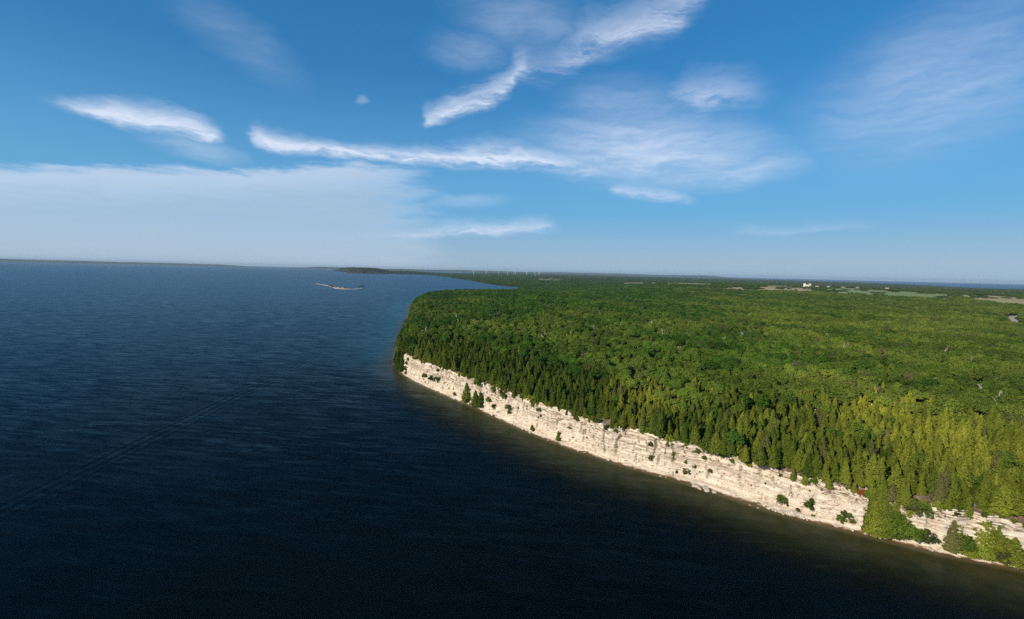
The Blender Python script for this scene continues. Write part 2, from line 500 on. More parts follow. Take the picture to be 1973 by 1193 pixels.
def limestone(name, grey=0.0):
    m, nb = material(name)
    g = nb.n('ShaderNodeNewGeometry')
    pos = g.outputs['Position']
    x, y, z = nb.sep(pos)
    nz_ = nb.sep(g.outputs['Normal'])[2]
    bed = nb.noise(nb.v('MULTIPLY', pos, (0.05, 0.05, 1.4)), 1.0, 5, 0.65)
    blotch = nb.noise(pos, 0.16, 5, 0.62)
    streak = nb.noise(nb.v('MULTIPLY', pos, (0.8, 0.8, 0.06)), 1.0, 4, 0.6)
    fine = nb.noise(pos, 1.9, 5, 0.7)
    c = nb.mix(nb.rmp(bed, 0.33, 0.66), (0.46, 0.37, 0.28), (0.68, 0.60, 0.48))
    c = nb.mix(nb.rmp(blotch, 0.48, 0.70, 0, 0.7), c, (0.52, 0.38, 0.29))
    c = nb.mix(nb.rmp(streak, 0.60, 0.74, 0, 0.55), c, (0.42, 0.29, 0.19))
    c = nb.mix(nb.rmp(fine, 0.54, 0.70, 0, 0.75), c, (0.26, 0.21, 0.16))
    spots = nb.noise(nb.v('ADD', pos, (9, 4, 1)), 0.55, 4, 0.7)
    c = nb.mix(nb.rmp(spots, 0.60, 0.68, 0, 0.7), c, (0.20, 0.17, 0.12))
    c = nb.mix(nb.rmp(nb.noise(nb.v('ADD', pos, (31, 7, 3)), 0.09, 4, 0.6), 0.58, 0.70, 0, 0.55 + grey * .4), c, (0.33, 0.30, 0.25))
    if grey:
        c = nb.mix(0.45, c, (0.27, 0.25, 0.21))
    # soil on the upper ledges, rusty wet band at the waterline
    soil = nb.m('MULTIPLY', nb.rmp(nz_, 0.55, 0.85), nb.rmp(z, 9.0, 15.0))
    soil = nb.m('MULTIPLY', soil, nb.rmp(blotch, 0.30, 0.48, 0.35, 1.0))
    c = nb.mix(soil, c, nb.mix(nb.rmp(fine, 0.35, 0.65), (0.10, 0.075, 0.045), (0.24, 0.17, 0.12)))
    wet = nb.rmp(nb.m('ADD', z, nb.m('MULTIPLY', nb.m('SUBTRACT', blotch, 0.5), 1.6)), 0.50, 0.05)
    c = nb.mix(wet, c, (0.18, 0.105, 0.050))
    bump = nb.n('ShaderNodeBump')
    bump.inputs['Strength'].default_value = 0.5
    bump.inputs['Distance'].default_value = 0.25
    nb.put(bump.inputs['Height'], fine)
    principled(nb, c, 0.92, 0.1, bump.outputs[0])
    return m
MAT['stone'] = limestone('limestone')
MAT['greystone'] = limestone('grey_limestone', 1.0)

def field_mat(name, ca, cb):
    m, nb = material(name)
    pos = nb.n('ShaderNodeNewGeometry').outputs['Position']
    n1 = nb.noise(pos, 0.012, 4, 0.6)
    n2 = nb.noise(nb.v('MULTIPLY', pos, (0.03, 0.004, 0.01)), 1.0, 3, 0.6)
    principled(nb, nb.mix(nb.m('ADD', nb.rmp(n1, 0.35, 0.65, 0, 0.6), nb.rmp(n2, 0.4, 0.6, 0, 0.4)), ca, cb), 0.95, 0.05)
    return m
MAT['crop'] = field_mat('green_crop', (0.15, 0.20, 0.075), (0.20, 0.25, 0.10))
MAT['hay'] = field_mat('cut_hay', (0.24, 0.21, 0.10), (0.36, 0.30, 0.16))
MAT['pasture'] = field_mat('dry_pasture', (0.17, 0.18, 0.075), (0.27, 0.24, 0.12))

# ------------------------------------------------------------------ ground: one polar sheet
CL = np.vstack([[(-150, 625), (-138, 590)], CLIFF])
th = np.radians(np.arange(-72, 88.01, 0.33))
rr = 105.0 * 1.0125 ** np.arange(0, 470)
rr = rr[rr < 36000]
TH, RR = np.meshgrid(th, rr)
GX, GY = RR * np.sin(TH), RR * np.cos(TH)
SD = shore_dist(GX, GY)
GZ = ground_z(GX, GY, SD)
cliffy = (seg_dist(GX, GY, CL) <= np.abs(SD) + 1.0) & (SD > -40) & (SD < 60)
GZ = np.where(cliffy, np.where(SD < 15, -4.0, -4 + (plateau(GX, GY, SD) + 4.0) * sm(15, 23, SD)), GZ)
keep = (SD > -120 - RR * 0.02)
fq = grid_quads(*GX.shape)
fq = fq[keep.ravel()[fq].any(1)]
gv = np.stack([GX, GY, GZ], -1).reshape(-1, 3)
used = np.unique(fq)
remap = np.zeros(len(gv), np.int64); remap[used] = np.arange(len(used))
ground = link('ground', mesh_np('ground', gv[used], remap[fq], [MAT['ground']], smooth=True))
tag(ground, 'wooded limestone plateau and low coast stretching to the horizon', kind='structure')

# far shores along the horizon
def hill_strip(a0, a1, r, h, seed, label, base=2.0):
    n = 160
    a = np.radians(np.linspace(a0, a1, n))
    t = np.linspace(0, 1, n)
    env = np.minimum(1, np.minimum(t, 1 - t) * 12)
    zz = base + h * env * (0.55 + 0.45 * fbm(t * 9, t * 0 + seed, seed, 4))
    rows = [(r, np.zeros(n) - 1), (r + 200, zz * 0.6), (r + 900, zz), (r + 2500, zz * 0.8), (r + 4000, np.zeros(n) - 2)]
    v = np.concatenate([np.stack([q * np.sin(a), q * np.cos(a), z], -1) for q, z in rows])
    o = link('hills', mesh_np('hills', v, grid_quads(5, n), [MAT['farwood']], smooth=True))
    return tag(o, label, kind='structure')
hill_strip(-70, -27, 33000, 165, 5, 'long low blue shore across the lake')
hill_strip(-24, 3, 30000, 125, 9, 'hazy low hills beyond the wooded bluff')
hill_strip(0, 24, 36000, 140, 11, 'faint far ridge behind the forest')

# ------------------------------------------------------------------ lake
th = np.radians(np.concatenate([np.arange(-180, -75, 3.0), np.arange(-75, 80, 0.36), np.arange(80, 180.1, 3.0)]))
rr = np.concatenate([[0.5, 40, 70], 95.0 * 1.013 ** np.arange(0, 505)])
rr = np.append(rr[rr < 59000], 60000)
TH, RR = np.meshgrid(th, rr)
WX, WY = RR * np.sin(TH), RR * np.cos(TH)
WSD = -shore_dist(WX, WY)
ISL = np.array([(-1365, 3447), (-1249, 3284), (-1044, 2906), (-968, 2760), (-879, 2700), (-872, 2850)], float)
isd = seg_dist(WX, WY, ISL)
near = np.hypot(WX, WY) < 1500
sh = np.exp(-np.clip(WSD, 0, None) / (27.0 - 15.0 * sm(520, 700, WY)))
west = near & (WY > 520)
mid = np.exp(-np.clip(WSD, 0, None) / (12.0 + 63.0 * sm(450, 800, WY))) * sm(2600, 1500, np.hypot(WX, WY))
mid = np.maximum(mid, 0.8 * np.exp(-isd / 60.0))
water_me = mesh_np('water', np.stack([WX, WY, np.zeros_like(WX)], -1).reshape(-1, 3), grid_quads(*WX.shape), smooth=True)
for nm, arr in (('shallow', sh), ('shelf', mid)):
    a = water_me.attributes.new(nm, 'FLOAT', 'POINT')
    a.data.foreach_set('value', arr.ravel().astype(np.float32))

def water_material():
    m, nb = material('lake_water')
    pos = nb.n('ShaderNodeNewGeometry').outputs['Position']
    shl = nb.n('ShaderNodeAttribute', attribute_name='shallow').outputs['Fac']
    shf = nb.n('ShaderNodeAttribute', attribute_name='shelf').outputs['Fac']
    bottom = nb.noise(pos, 0.12, 4, 0.6)
    c = nb.mix(nb.rmp(shf, 0.02, 0.85, 0, 0.85), (0.0003, 0.0022, 0.0028), (0.008, 0.044, 0.054))
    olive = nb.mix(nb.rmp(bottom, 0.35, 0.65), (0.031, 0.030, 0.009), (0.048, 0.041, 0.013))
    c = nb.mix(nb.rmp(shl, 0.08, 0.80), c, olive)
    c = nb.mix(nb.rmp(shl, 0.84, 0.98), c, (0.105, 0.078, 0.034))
    # slope of the surface: wind ripples with long crests, a swell and patches of calm
    r1 = nb.n('ShaderNodeMapping'); r1.inputs['Rotation'].default_value = (0, 0, R(7))
    nb.put(r1.inputs['Vector'], pos)
    a1 = nb.noise(nb.v('MULTIPLY', r1.outputs[0], (0.040, 0.24, 1.0)), 1.0, 3, 0.5, color=True)
    a2 = nb.noise(nb.v('MULTIPLY', r1.outputs[0], (0.22, 1.0, 1.0)), 1.0, 1, 0.5, color=True)
    patch = nb.rmp(nb.noise(nb.v('MULTIPLY', pos, (0.0025, 0.008, 1)), 1.0, 4, 0.6), 0.35, 0.65, 0.65, 1.25)
    n = nb.v('ADD', nb.v('MULTIPLY', nb.v('SUBTRACT', a1, (.5, .5, .5)), (0.15, 0.40, 0)),
             nb.v('MULTIPLY', nb.v('SUBTRACT', a2, (.5, .5, .5)), (0.10, 0.20, 0)))
    n = nb.v('SCALE', n, scale=patch)
    # the spreading wake of a boat that has passed: parallel ridges along a line
    p0, p1 = Vector((-242, 210, 0)), Vector((-268, 930, 0))
    d = (p1 - p0).normalized(); nn = Vector((d.y, -d.x, 0))
    rel = nb.v('SUBTRACT', pos, tuple(p0))
    along = nb.v('DOT_PRODUCT', rel, tuple(d))
    side = nb.v('DOT_PRODUCT', rel, tuple(nn))
    side = nb.m('ADD', side, nb.m('MULTIPLY', nb.m('SUBTRACT', nb.noise(nb.v('MULTIPLY', pos, (0.012, 0.012, 1)), 1.0, 2, 0.5), 0.5), 9.0))
    env = nb.m('MULTIPLY', nb.rmp(nb.m('ABSOLUTE', side), 17.0, 4.0), nb.rmp(along, 1100, 200, 0.2, 1.0))
    wv = nb.m('MULTIPLY', nb.m('SINE', nb.m('MULTIPLY', side, 0.95)), nb.m('MULTIPLY', env, 0.04))
    n = nb.v('ADD', n, nb.v('SCALE', tuple(nn + d * -0.35), scale=wv))
    n = nb.v('NORMALIZE', nb.v('ADD', n, (0, 0, 1)))
    df = nb.n('ShaderNodeBsdfDiffuse')
    nb.put(df.inputs['Color'], c)
    gl = nb.n('ShaderNodeBsdfGlossy')
    gl.inputs['Color'].default_value = (0.52, 0.84, 1.0, 1)
    gl.inputs['Roughness'].default_value = 0.25
    nb.put(gl.inputs['Normal'], n)
    fr = nb.n('ShaderNodeFresnel')
    fr.inputs['IOR'].default_value = 1.333
    nb.put(fr.inputs['Normal'], n)
    mx = nb.n('ShaderNodeMixShader')
    nb.put(mx.inputs[0], nb.m('MULTIPLY', nb.m('POWER', fr.outputs[0], 1.25), 0.42))
    nb.nt.links.new(df.outputs[0], mx.inputs[1])
    nb.nt.links.new(gl.outputs[0], mx.inputs[2])
    nb.nt.links.new(mx.outputs[0], nb.out.inputs['Surface'])
    return m
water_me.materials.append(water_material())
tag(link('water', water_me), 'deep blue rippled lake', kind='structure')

# ------------------------------------------------------------------ cliff
def chaikin(p, k=2):
    for _ in range(k):
        q = 0.75 * p[:-1] + 0.25 * p[1:]; r_ = 0.25 * p[:-1] + 0.75 * p[1:]
        p = np.vstack([p[:1], np.stack([q, r_], 1).reshape(-1, 2), p[-1:]])
    return p
cp = chaikin(CL, 2)
cs = np.concatenate([[0], np.cumsum(np.linalg.norm(np.diff(cp, axis=0), axis=1))])
i0 = np.argmin(np.hypot(cp[:, 0] + 122.8, cp[:, 1] - 553.6))
S_OFF = cs[i0]
s_arr = np.concatenate([np.arange(0, 560, 0.5), np.arange(560, cs[-1], 2.0)])
bx = np.interp(s_arr, cs, cp[:, 0]); by = np.interp(s_arr, cs, cp[:, 1])
tx = np.gradient(bx, s_arr); ty = np.gradient(by, s_arr)
k_ = np.ones(31) / 31
tx = np.convolve(np.pad(tx, 15, 'edge'), k_, 'valid'); ty = np.convolve(np.pad(ty, 15, 'edge'), k_, 'valid')
ln = np.hypot(tx, ty); inx, iny = -ty / ln, tx / ln          # pointing inland
s = s_arr - S_OFF                                            # 0 at the headland corner
ns = len(s)
apron = 2.6 + 3.0 * fbm(s / 14, s * 0, 21, 3) + 1.5 * sm(330, 370, s) * sm(420, 400, s)
az_ = 0.5 + 1.6 * fbm(s / 9, s * 0, 22, 3)
big = 6.0 * (fbm(s / 22, s * 0, 23, 3) - 0.5) + 4.2 * (fbm(s / 6, s * 0, 26, 2) - 0.5)
px7 = bx + inx * 8; py7 = by + iny * 8
topz = plateau(px7, py7, np.full(ns, 8.0)) + 0.3 - 3.2 * np.clip(fbm(s / 5, s * 0, 24, 3) - 0.48, 0, 1) * 2.2 + 1.2 * (fbm(s / 18, s * 0, 25, 2) - .5)
NA, NF, NT = 5, 72, 11
rows_D, rows_Z = [], []
for k in range(NA):
    t = k / NA
    rows_D.append(-2.0 + (apron + 2.0) * t + 0.5 * (vnoise(s / 1.2, s * 0 + k, 31) - 0.5) * (k > 0))
    rows_Z.append(-1.6 + (az_ + 1.6) * t ** 0.8 + 0.9 * (vnoise(s / 1.6, s * 0 + k * 3, 32) - 0.5) * (k > 1))
bnds = np.cumsum(np.array([0.7 + 3.2 * random.random() ** 1.5 for _ in range(60)]))
bench_z = 0.52 + 0.12 * (fbm(s / 40, s * 0, 29, 2) - 0.5)
bench_w = 2.6 * sm(0.52, 0.72, fbm(s / 30, s * 0, 30, 2))
for j in range(NF + 1):
    t = j / NF
    z = az_ + (topz - az_) * t
    zq = z + 2.2 * (fbm(s / 55, s * 0, 33, 2) - 0.5) + 0.010 * s
    bi = np.searchsorted(bnds, zq)
    lo = np.where(bi > 0, bnds[np.clip(bi - 1, 0, 59)], 0); hi = bnds[np.clip(bi, 0, 59)]
    seam = np.minimum(zq - lo, hi - zq)
    bedoff = (_h(bi, bi * 0, 71) - 0.5) * 0.5 + 1.0 * (fbm(s / 10, bi * 3.1, 34, 2) - 0.5)
    wid = 1.6 + 3.6 * _h(bi, bi * 0, 72)
    cell = np.floor(s / wid + 7.7 * _h(bi, bi * 0, 73) + 0.5 * vnoise(s / 3, bi * 1.7, 74))
    blk = (_h(cell, bi, 75) - 0.5) * 1.25
    crack_u = s / 9.0 + 0.4 * vnoise(s / 4, z / 6, 76)
    ci = np.floor(crack_u); cf = np.abs(crack_u - ci - 0.5) * 9.0
    has = _h(ci, ci * 0, 77) > 0.32
    ext = (t > _h(ci, ci * 0 + 5, 78) * 0.6) & (t < 0.4 + 0.6 * _h(ci, ci * 0 + 9, 79))
    crack = np.where(has & ext, 2.4 * np.exp(-(cf / 0.55) ** 2), 0)
    pit = 2.6 * np.clip(fbm(s / 2.2, z / 1.5, 81, 3) - 0.62, 0, 1) * 3
    D_ = apron + 0.05 * (z - az_) + big * (0.55 + 0.45 * t) + bedoff + blk + crack + pit + np.where(seam < 0.16, 0.30, 0)
    D_ = D_ + bench_w * sm(-0.05, 0.05, t - bench_z) + 0.8 * sm(0.9, 1.0, t) ** 2
    # the square recess and the small cave seen in the photograph
    D_ = D_ + 3.6 * sm(340.2, 340.9, s) * sm(346.0, 344.2, s) * sm(9.5, 10.5, z) * sm(20, 18, z)
    D_ = D_ + 2.5 * sm(343.6, 344.0, s) * sm(345.2, 344.8, s) * sm(3.5, 4.5, z) * sm(11, 10, z)
    D_ = D_ + 3.0 * sm(290.6, 291.2, s) * sm(293.2, 292.6, s) * sm(11, 11.6, z) * sm(15, 14.2, z)
    rows_D.append(np.maximum(D_, 1.0)); rows_Z.append(z)
edgeD = rows_D[-1]
for k in range(1, NT + 1):
    t = (k / NT) ** 1.5
    Dk = edgeD + (27.0 - edgeD) * t
    X_ = bx + inx * Dk; Y_ = by + iny * Dk
    pl = plateau(X_, Y_, Dk) + 0.30 - 0.6 * (t > 0.9)
    rows_D.append(Dk)
    rows_Z.append(topz + (pl - topz) * sm(0.0, 0.35, t) + 0.5 * (vnoise(s / 1.5, s * 0 + k * 5, 82) - 0.5) * (t < 0.8))
CD = np.array(rows_D); CZ = np.array(rows_Z)
# west of the headland corner the rock dives into the wooded slope
fade = sm(-26, -6, s)
CZ = np.where(CZ > 0, CZ * (0.25 + 0.75 * fade), CZ)
CX = bx + inx * CD; CY = by + iny * CD
cliff_v = np.stack([CX, CY, CZ], -1)
cliff = link('cliff', mesh_np('cliff', cliff_v.reshape(-1, 3), grid_quads(*CX.shape), [MAT['stone']]))
tag(cliff, 'cream limestone cliff face with layered ledges rising from the lake', kind='structure')

def on_cliff(sv, zv):
    c = int(np.argmin(np.abs(s - sv)))
    col = CZ[NA:NA + NF + 1, c]
    r_ = NA + int(np.argmin(np.abs(col - zv)))
    return Vector(cliff_v[r_, c]), Vector((-inx[c], -iny[c], 0))
def shore_pt(sv, d):
    c = int(np.argmin(np.abs(s - sv)))
    return Vector((bx[c] + inx[c] * d, by[c] + iny[c] * d, 0)), c

# ------------------------------------------------------------------ trees
def sprays(p, out, size, rs, up=0.35, jit=0.7, aspect=0.62):
    """leaf sprays: one bent quad pair at every point p, facing roughly along out"""
    n = len(p)
    nrm = out + jit * rs.normal(size=(n, 3)) + [0, 0, up]
    nrm /= np.linalg.norm(nrm, axis=1)[:, None]
    a = np.cross(nrm, rs.normal(size=(n, 3)))
    a /= np.linalg.norm(a, axis=1)[:, None]
    c = np.cross(nrm, a)
    sz = size[:, None]
    v = np.stack([p - a * sz * .5, p + c * sz * aspect * .5 + nrm * sz * .12, p + a * sz * .5, p - c * sz * aspect * .5 + nrm * sz * .12], 1)
    f = np.arange(n * 4).reshape(n, 4)
    # fold along the rib: two triangles
    tri = np.concatenate([f[:, [0, 1, 2]], f[:, [0, 2, 3]]])
    return v.reshape(-1, 3), tri

def cedar_crown(seed, h=13.0, r=2.4, n=1500, base=0.05):
    rs = np.random.default_rng(seed)
    vs_, fs_, off = [], [], 0
    tops = [(0, 0, 1.0, 1.0)]
    if rs.random() < 0.55:
        a = rs.random() * 6.28
        tops.append((math.cos(a) * r * .42, math.sin(a) * r * .42, 0.70 + .22 * rs.random(), 0.72))
    if rs.random() < 0.3:
        a = rs.random() * 6.28
        tops.append((math.cos(a) * r * .5, math.sin(a) * r * .5, 0.6 + .2 * rs.random(), 0.6))
    for cx, cy, hh, rf in tops:
        m = int(n * hh * rf)
        t = rs.random(m * 2)
        pr = (1 - t) ** 0.82 * np.minimum(1, (t + 0.10) / 0.25)
        keep_ = rs.random(m * 2) < pr + 0.06
        t = t[keep_][:m]
        th_ = rs.random(len(t)) * 2 * np.pi
        prof = (1 - t) ** 0.82 * np.minimum(1, (t + 0.12) / 0.27)
        lump = 0.42 + 1.02 * vnoise(th_ * 2.0 + 3 * cx, t * h * .95, seed) * np.where(th_ > 5.8, .95, 1)
        rad = r * rf * prof * lump * (0.62 + 0.38 * np.sqrt(rs.random(len(t)))) + 0.05
        z = h * hh * (base + (1 - base) * t) - 0.25 * rad
        p = np.stack([cx + rad * np.cos(th_), cy + rad * np.sin(th_), z], -1)
        out = np.stack([np.cos(th_), np.sin(th_), 0.25 + 0 * th_], -1)
        v, f = sprays(p, out, 0.5 + 0.45 * rs.random(len(t)), rs, jit=.5)
        vs_.append(v); fs_.append(f + off); off += len(v)
    return np.concatenate(vs_), np.concatenate(fs_)

def leafy_crown(seed, h=14.0, r=4.0, blobs=20, per=115, lo=0.35, leaf=0.8):
    rs = np.random.default_rng(seed)
    vs_, fs_, off = [], [], 0
    for k in range(blobs):
        # clumps spread over an uneven dome
        u = (k + 0.5) / blobs
        ph = k * 2.39996 + rs.normal() * .3
        el_ = math.asin(min(1, max(-0.25, 1 - 1.25 * u + rs.normal() * .06)))
        q = 0.62 + 0.16 * rs.random()
        c = np.array([math.cos(ph) * math.cos(el_) * r * q, math.sin(ph) * math.cos(el_) * r * q,
                      h * (lo + (1 - lo) * .42) + math.sin(el_) * h * (1 - lo) * .46 * (0.85 + .25 * rs.random())])
        br = r * (0.30 + 0.20 * rs.random())
        d = rs.normal(size=(per, 3)); d /= np.linalg.norm(d, axis=1)[:, None]
        d[:, 2] = np.where(d[:, 2] < -0.4, -d[:, 2], d[:, 2])
        p = c + d * br * (0.72 + .33 * rs.random((per, 1))) * [1, 1, .82]
        v, f = sprays(p, d, leaf * (0.7 + 0.7 * rs.random(per)), rs, up=0.35, jit=.38, aspect=.8)
        vs_.append(v); fs_.append(f + off); off += len(v)
    return np.concatenate(vs_), np.concatenate(fs_)

def trunk_mesh(seed, h, rad, mat, limbs=5, lean=0.02):
    rs = random.Random(seed)
    mb = MB()
    lx, ly = rs.uniform(-lean, lean) * h, rs.uniform(-lean, lean) * h
    pts = [(lx * t, ly * t, h * t - (0.6 if t == 0 else 0)) for t in (0, .3, .6, .95)]
    mb.tube(pts, [rad, rad * .8, rad * .55, rad * .15], 6)
    for i in range(limbs):
        t = rs.uniform(.3, .8); a = rs.uniform(0, 6.28); L = h * rs.uniform(.12, .22)
        p = Vector((lx * t, ly * t, h * t))
        q = p + Vector((math.cos(a) * L, math.sin(a) * L, L * rs.uniform(.3, .8)))
        mb.tube([p, (p + q) / 2 + Vector((0, 0, -.1 * L)), q], [rad * .35, rad * .25, rad * .08], 4)
    return mb

def dead_mb(seed, h=11.0, spread=3.2):
    rs = random.Random(seed)
    mb = MB()
    lx, ly = rs.uniform(-.08, .08) * h, rs.uniform(-.08, .08) * h
    ax = lambda t: Vector((lx * t, ly * t, h * t - .4))
    mb.tube([ax(0), ax(.4), ax(.75), ax(1)], [.24, .19, .12, .03], 5)
    for i in range(15):
        t = rs.uniform(.35, .95); a = rs.uniform(0, 6.28); L = spread * rs.uniform(.55, 1.1) * (1.25 - t * .7)
        p = ax(t); q = p + Vector((math.cos(a) * L, math.sin(a) * L, L * rs.uniform(.35, 1.0)))
        mid_ = (p + q) / 2 + Vector((0, 0, -.12 * L))
        mb.tube([p, mid_, q], [.10, .075, .03], 4)
        for k in range(4):
            u = rs.uniform(.35, 1.0); o_ = mid_.lerp(q, u) if u > .5 else p.lerp(mid_, u * 2)
            e = o_ + Vector((rs.uniform(-1, 1), rs.uniform(-1, 1), rs.uniform(0, 1.2))) * L * .42
            mb.tube([o_, e], [.05, .02], 3)
    return mb

def joined(name, parts):
    """one mesh of (verts, faces, material) lists for the uncounted forest"""
    V, F4, F3, mats, i4, i3, off = [], [], [], [], [], [], 0
    for k, (v, f4, f3, m) in enumerate(parts):
        V.append(np.asarray(v, np.float32)); mats.append(m)
        if len(f4): F4.append(np.asarray(f4) + off); i4 += [k] * len(f4)
        if len(f3): F3.append(np.asarray(f3) + off); i3 += [k] * len(f3)
        off += len(v)
    fs = ([np.concatenate(F4)] if F4 else []) + ([np.concatenate(F3)] if F3 else [])
    return mesh_np(name, np.concatenate(V), fs, mats, i4 + i3)

CROWN, TRUNK = {}, {}
def variant(kind, i, crown, tmb, leaf_mat, bark):
    cv, cf = crown if crown else (None, None)
    parts = []
    if crown:
        CROWN[kind, i] = mesh_np('crown', cv, cf, [leaf_mat])
        parts.append((cv, [], cf, leaf_mat))
    TRUNK[kind, i] = tmb.mesh('trunk', bark)
    parts.append((tmb.v, tmb.f4, tmb.f3, bark))
    o = bpy.data.objects.new('%s_variant_%02d' % (kind, i), joined(kind, parts))
    SRC.setdefault(kind, []).append(o)
SRC = {}
NC, NL, ND = 8, 8, 4
for i in range(NC):
    q = random.Random(i)
    hh = q.uniform(10.5, 14.5)
    variant('cedar', i, cedar_crown(100 + i, hh, q.uniform(2.6, 3.8), 2300), trunk_mesh(i, hh * .9, .22, MAT['bark'], 0), MAT['cedar'], MAT['bark'])
for i in range(NL):
    q = random.Random(40 + i)
    hh = q.uniform(12, 16)
    variant('broadleaf', i, leafy_crown(200 + i, hh, q.uniform(3.4, 4.6), q.randint(17, 24), 115), trunk_mesh(60 + i, hh * .7, .24, MAT['birch'] if i % 4 == 1 else MAT['bark']), MAT['leaf'], MAT['birch'] if i % 4 == 1 else MAT['bark'])
for i in range(ND):
    variant('dead', i, None, dead_mb(300 + i, 13 + i, 3.4), None, MAT['birch'] if i % 2 else MAT['grey_wood'])
def col_of(kind):
    c = bpy.data.collections.new(kind + '_variants')
    for o in SRC[kind]:
        c.objects.link(o)
    return c


# ------------------------------------------------------------------ fields, road, clearings
def sight(u, d):
    return (round(d * (u - 986.5) / 953.0, 1), float(d))
FIELDS = [
    ('crop', [sight(1575, 2750), sight(1830, 2280), sight(1825, 2950), sight(1600, 4280)], 'broad green crop field beyond the forest'),
    ('hay', [sight(1880, 2180), sight(2020, 1850), sight(2020, 2560), sight(1832, 2920)], 'tan hay field at the far right edge of the forest'),
    ('hay', [sight(1396, 2750), sight(1438, 2700), sight(1428, 3500), sight(1400, 3300)], 'small tan field among the distant trees'),
    ('hay', [sight(1455, 2900), sight(1566, 2900), sight(1560, 3700), sight(1462, 3700)], 'long tan field in front of the white farm'),
    ('pasture', [sight(1470, 3760), sight(1590, 4330), sight(1690, 6300), sight(1480, 6300)], 'dry pasture around the white farm'),
    ('pasture', [sight(1640, 4300), sight(1740, 4150), sight(1760, 5600), sight(1690, 6000)], 'olive pasture beyond the crop field'),
    ('pasture', [sight(1285, 4000), sight(1370, 4000), sight(1372, 4900), sight(1280, 4900)], 'brownish pasture in the distant forest'),
    ('pasture', [sight(1195, 4500), sight(1265, 4500), sight(1262, 5100), sight(1198, 5100)], 'thin tan clearing left of the brownish pasture'),
    ('crop', [sight(1330, 5300), sight(1420, 5300), sight(1420, 6900), sight(1335, 6900)], 'thin green strip far behind the small tan field'),
    ('pasture', [sight(1035, 6900), sight(1078, 6900), sight(1082, 8600), sight(1032, 8600)], 'pale clearing far inland behind the bay'),
]
for mname, q, lab in FIELDS:
    q = np.array(q, float); q[:2] *= 0.94; n = 14
    u_, w_ = np.meshgrid(np.linspace(0, 1, n), np.linspace(0, 1, n))
    X = (1 - w_) * ((1 - u_) * q[0, 0] + u_ * q[1, 0]) + w_ * ((1 - u_) * q[3, 0] + u_ * q[2, 0])
    Y = (1 - w_) * ((1 - u_) * q[0, 1] + u_ * q[1, 1]) + w_ * ((1 - u_) * q[3, 1] + u_ * q[2, 1])
    Z = ground_z(X, Y) + 1.0
    tag(link('field', mesh_np('field', np.stack([X, Y, Z], -1).reshape(-1, 3), grid_quads(n, n), [MAT[mname]], smooth=True)), lab, kind='structure')

ROAD = np.array([(1020, 960), (1095, 1058), (1180, 1168), (1262, 1236), (1340, 1330), (1420, 1400), (1500, 1440), (1590, 1430)], float)
rp = chaikin(ROAD, 3)
rt = np.gradient(rp, axis=0); rt /= np.linalg.norm(rt, axis=1)[:, None]
rn = np.stack([-rt[:, 1], rt[:, 0]], 1)
rows = [rp + rn * w for w in (-8, -3, 3, 8)]
rv = np.concatenate([np.column_stack([a, ground_z(a[:, 0], a[:, 1]) + 0.35]) for a in rows])
tag(link('road', mesh_np('road', rv, grid_quads(4, len(rp)), [MAT['road']], smooth=True)), 'pale gravel road winding through the forest', kind='structure')

CLEAR = [(90.5, 309.5, 5.5), (121, 283.5, 6.0), (178, 236, 3.5), (209, 215.5, 3.2), (133, 264, 3.5)]   # x, y, radius of bare spots by the edge
RAIL = [((86.0, 314.0), (95.0, 311.0)), ((117.0, 291.0), (127.5, 281.5))]

# ------------------------------------------------------------------ where the trees stand
MI = np.array(cam.matrix_world.inverted())
def to_px(x, y, z):
    q = MI[:3, :3] @ np.stack([x, y, z]) + MI[:3, 3:4]
    d = -q[2]
    return 986.5 + 953 * q[0] / d, 596.5 - 953 * q[1] / d, d

def scatter(spacing, r0, r1, a0=-52, a1=56, seed=1):
    rs = np.random.default_rng(seed)
    out = []
    x0, x1 = r1 * math.sin(R(a0)), r1 * math.sin(R(a1))
    g = np.arange(x0 if a0 > -90 else -r1, x1, spacing); h = np.arange(0, r1, spacing)
    X, Y = np.meshgrid(g, h)
    X = X.ravel() + rs.uniform(-.46, .46, X.size) * spacing
    Y = Y.ravel() + rs.uniform(-.46, .46, Y.size) * spacing
    r = np.hypot(X, Y); a = np.degrees(np.arctan2(X, Y))
    k = (r >= r0) & (r < r1) & (a > a0) & (a < a1)
    return X[k], Y[k]

def allowed(X, Y, sd):
    ok = np.ones(len(X), bool)
    for _, q, _l in FIELDS:
        q = np.array(q, float); q[:2] *= 0.91; ok &= ~(inside(X, Y, q) & (fbm(X / 90, Y / 90, 97, 2) < 0.71))
    ok &= seg_dist(X, Y, rp[::3]) > 15
    for cx, cy, cr in CLEAR:
        ok &= np.hypot(X - cx, Y - cy) > cr
    for a, c in RAIL:
        ok &= seg_dist(X, Y, [a, c]) > 2.0
    return ok

def cliff_side(X, Y, sd):
    return seg_dist(X, Y, CL) <= sd + 0.6

def cedar_share(X, Y, sd):
    """chance that a tree is a cedar: a belt along the cliff, thinning inland"""
    dc = seg_dist(X, Y, CLIFF)
    w = np.interp(X, [-150, 0, 120, 250], [85, 95, 105, 150])
    w = w * (0.7 + 0.6 * fbm(X / 60, Y / 60, 61, 3))
    p = 0.90 * sm(w + 30, w - 30, dc) + 0.05
    westb = sm(50, 15, sd) * (Y > 560)
    r = np.hypot(X, Y)
    patch_ = 0.4 * sm(0.60, 0.68, fbm(X / 170, Y / 260, 63, 3)) * sm(300, 500, dc)
    return np.clip(np.maximum(np.maximum(p, .75 * westb), patch_), 0, 1)

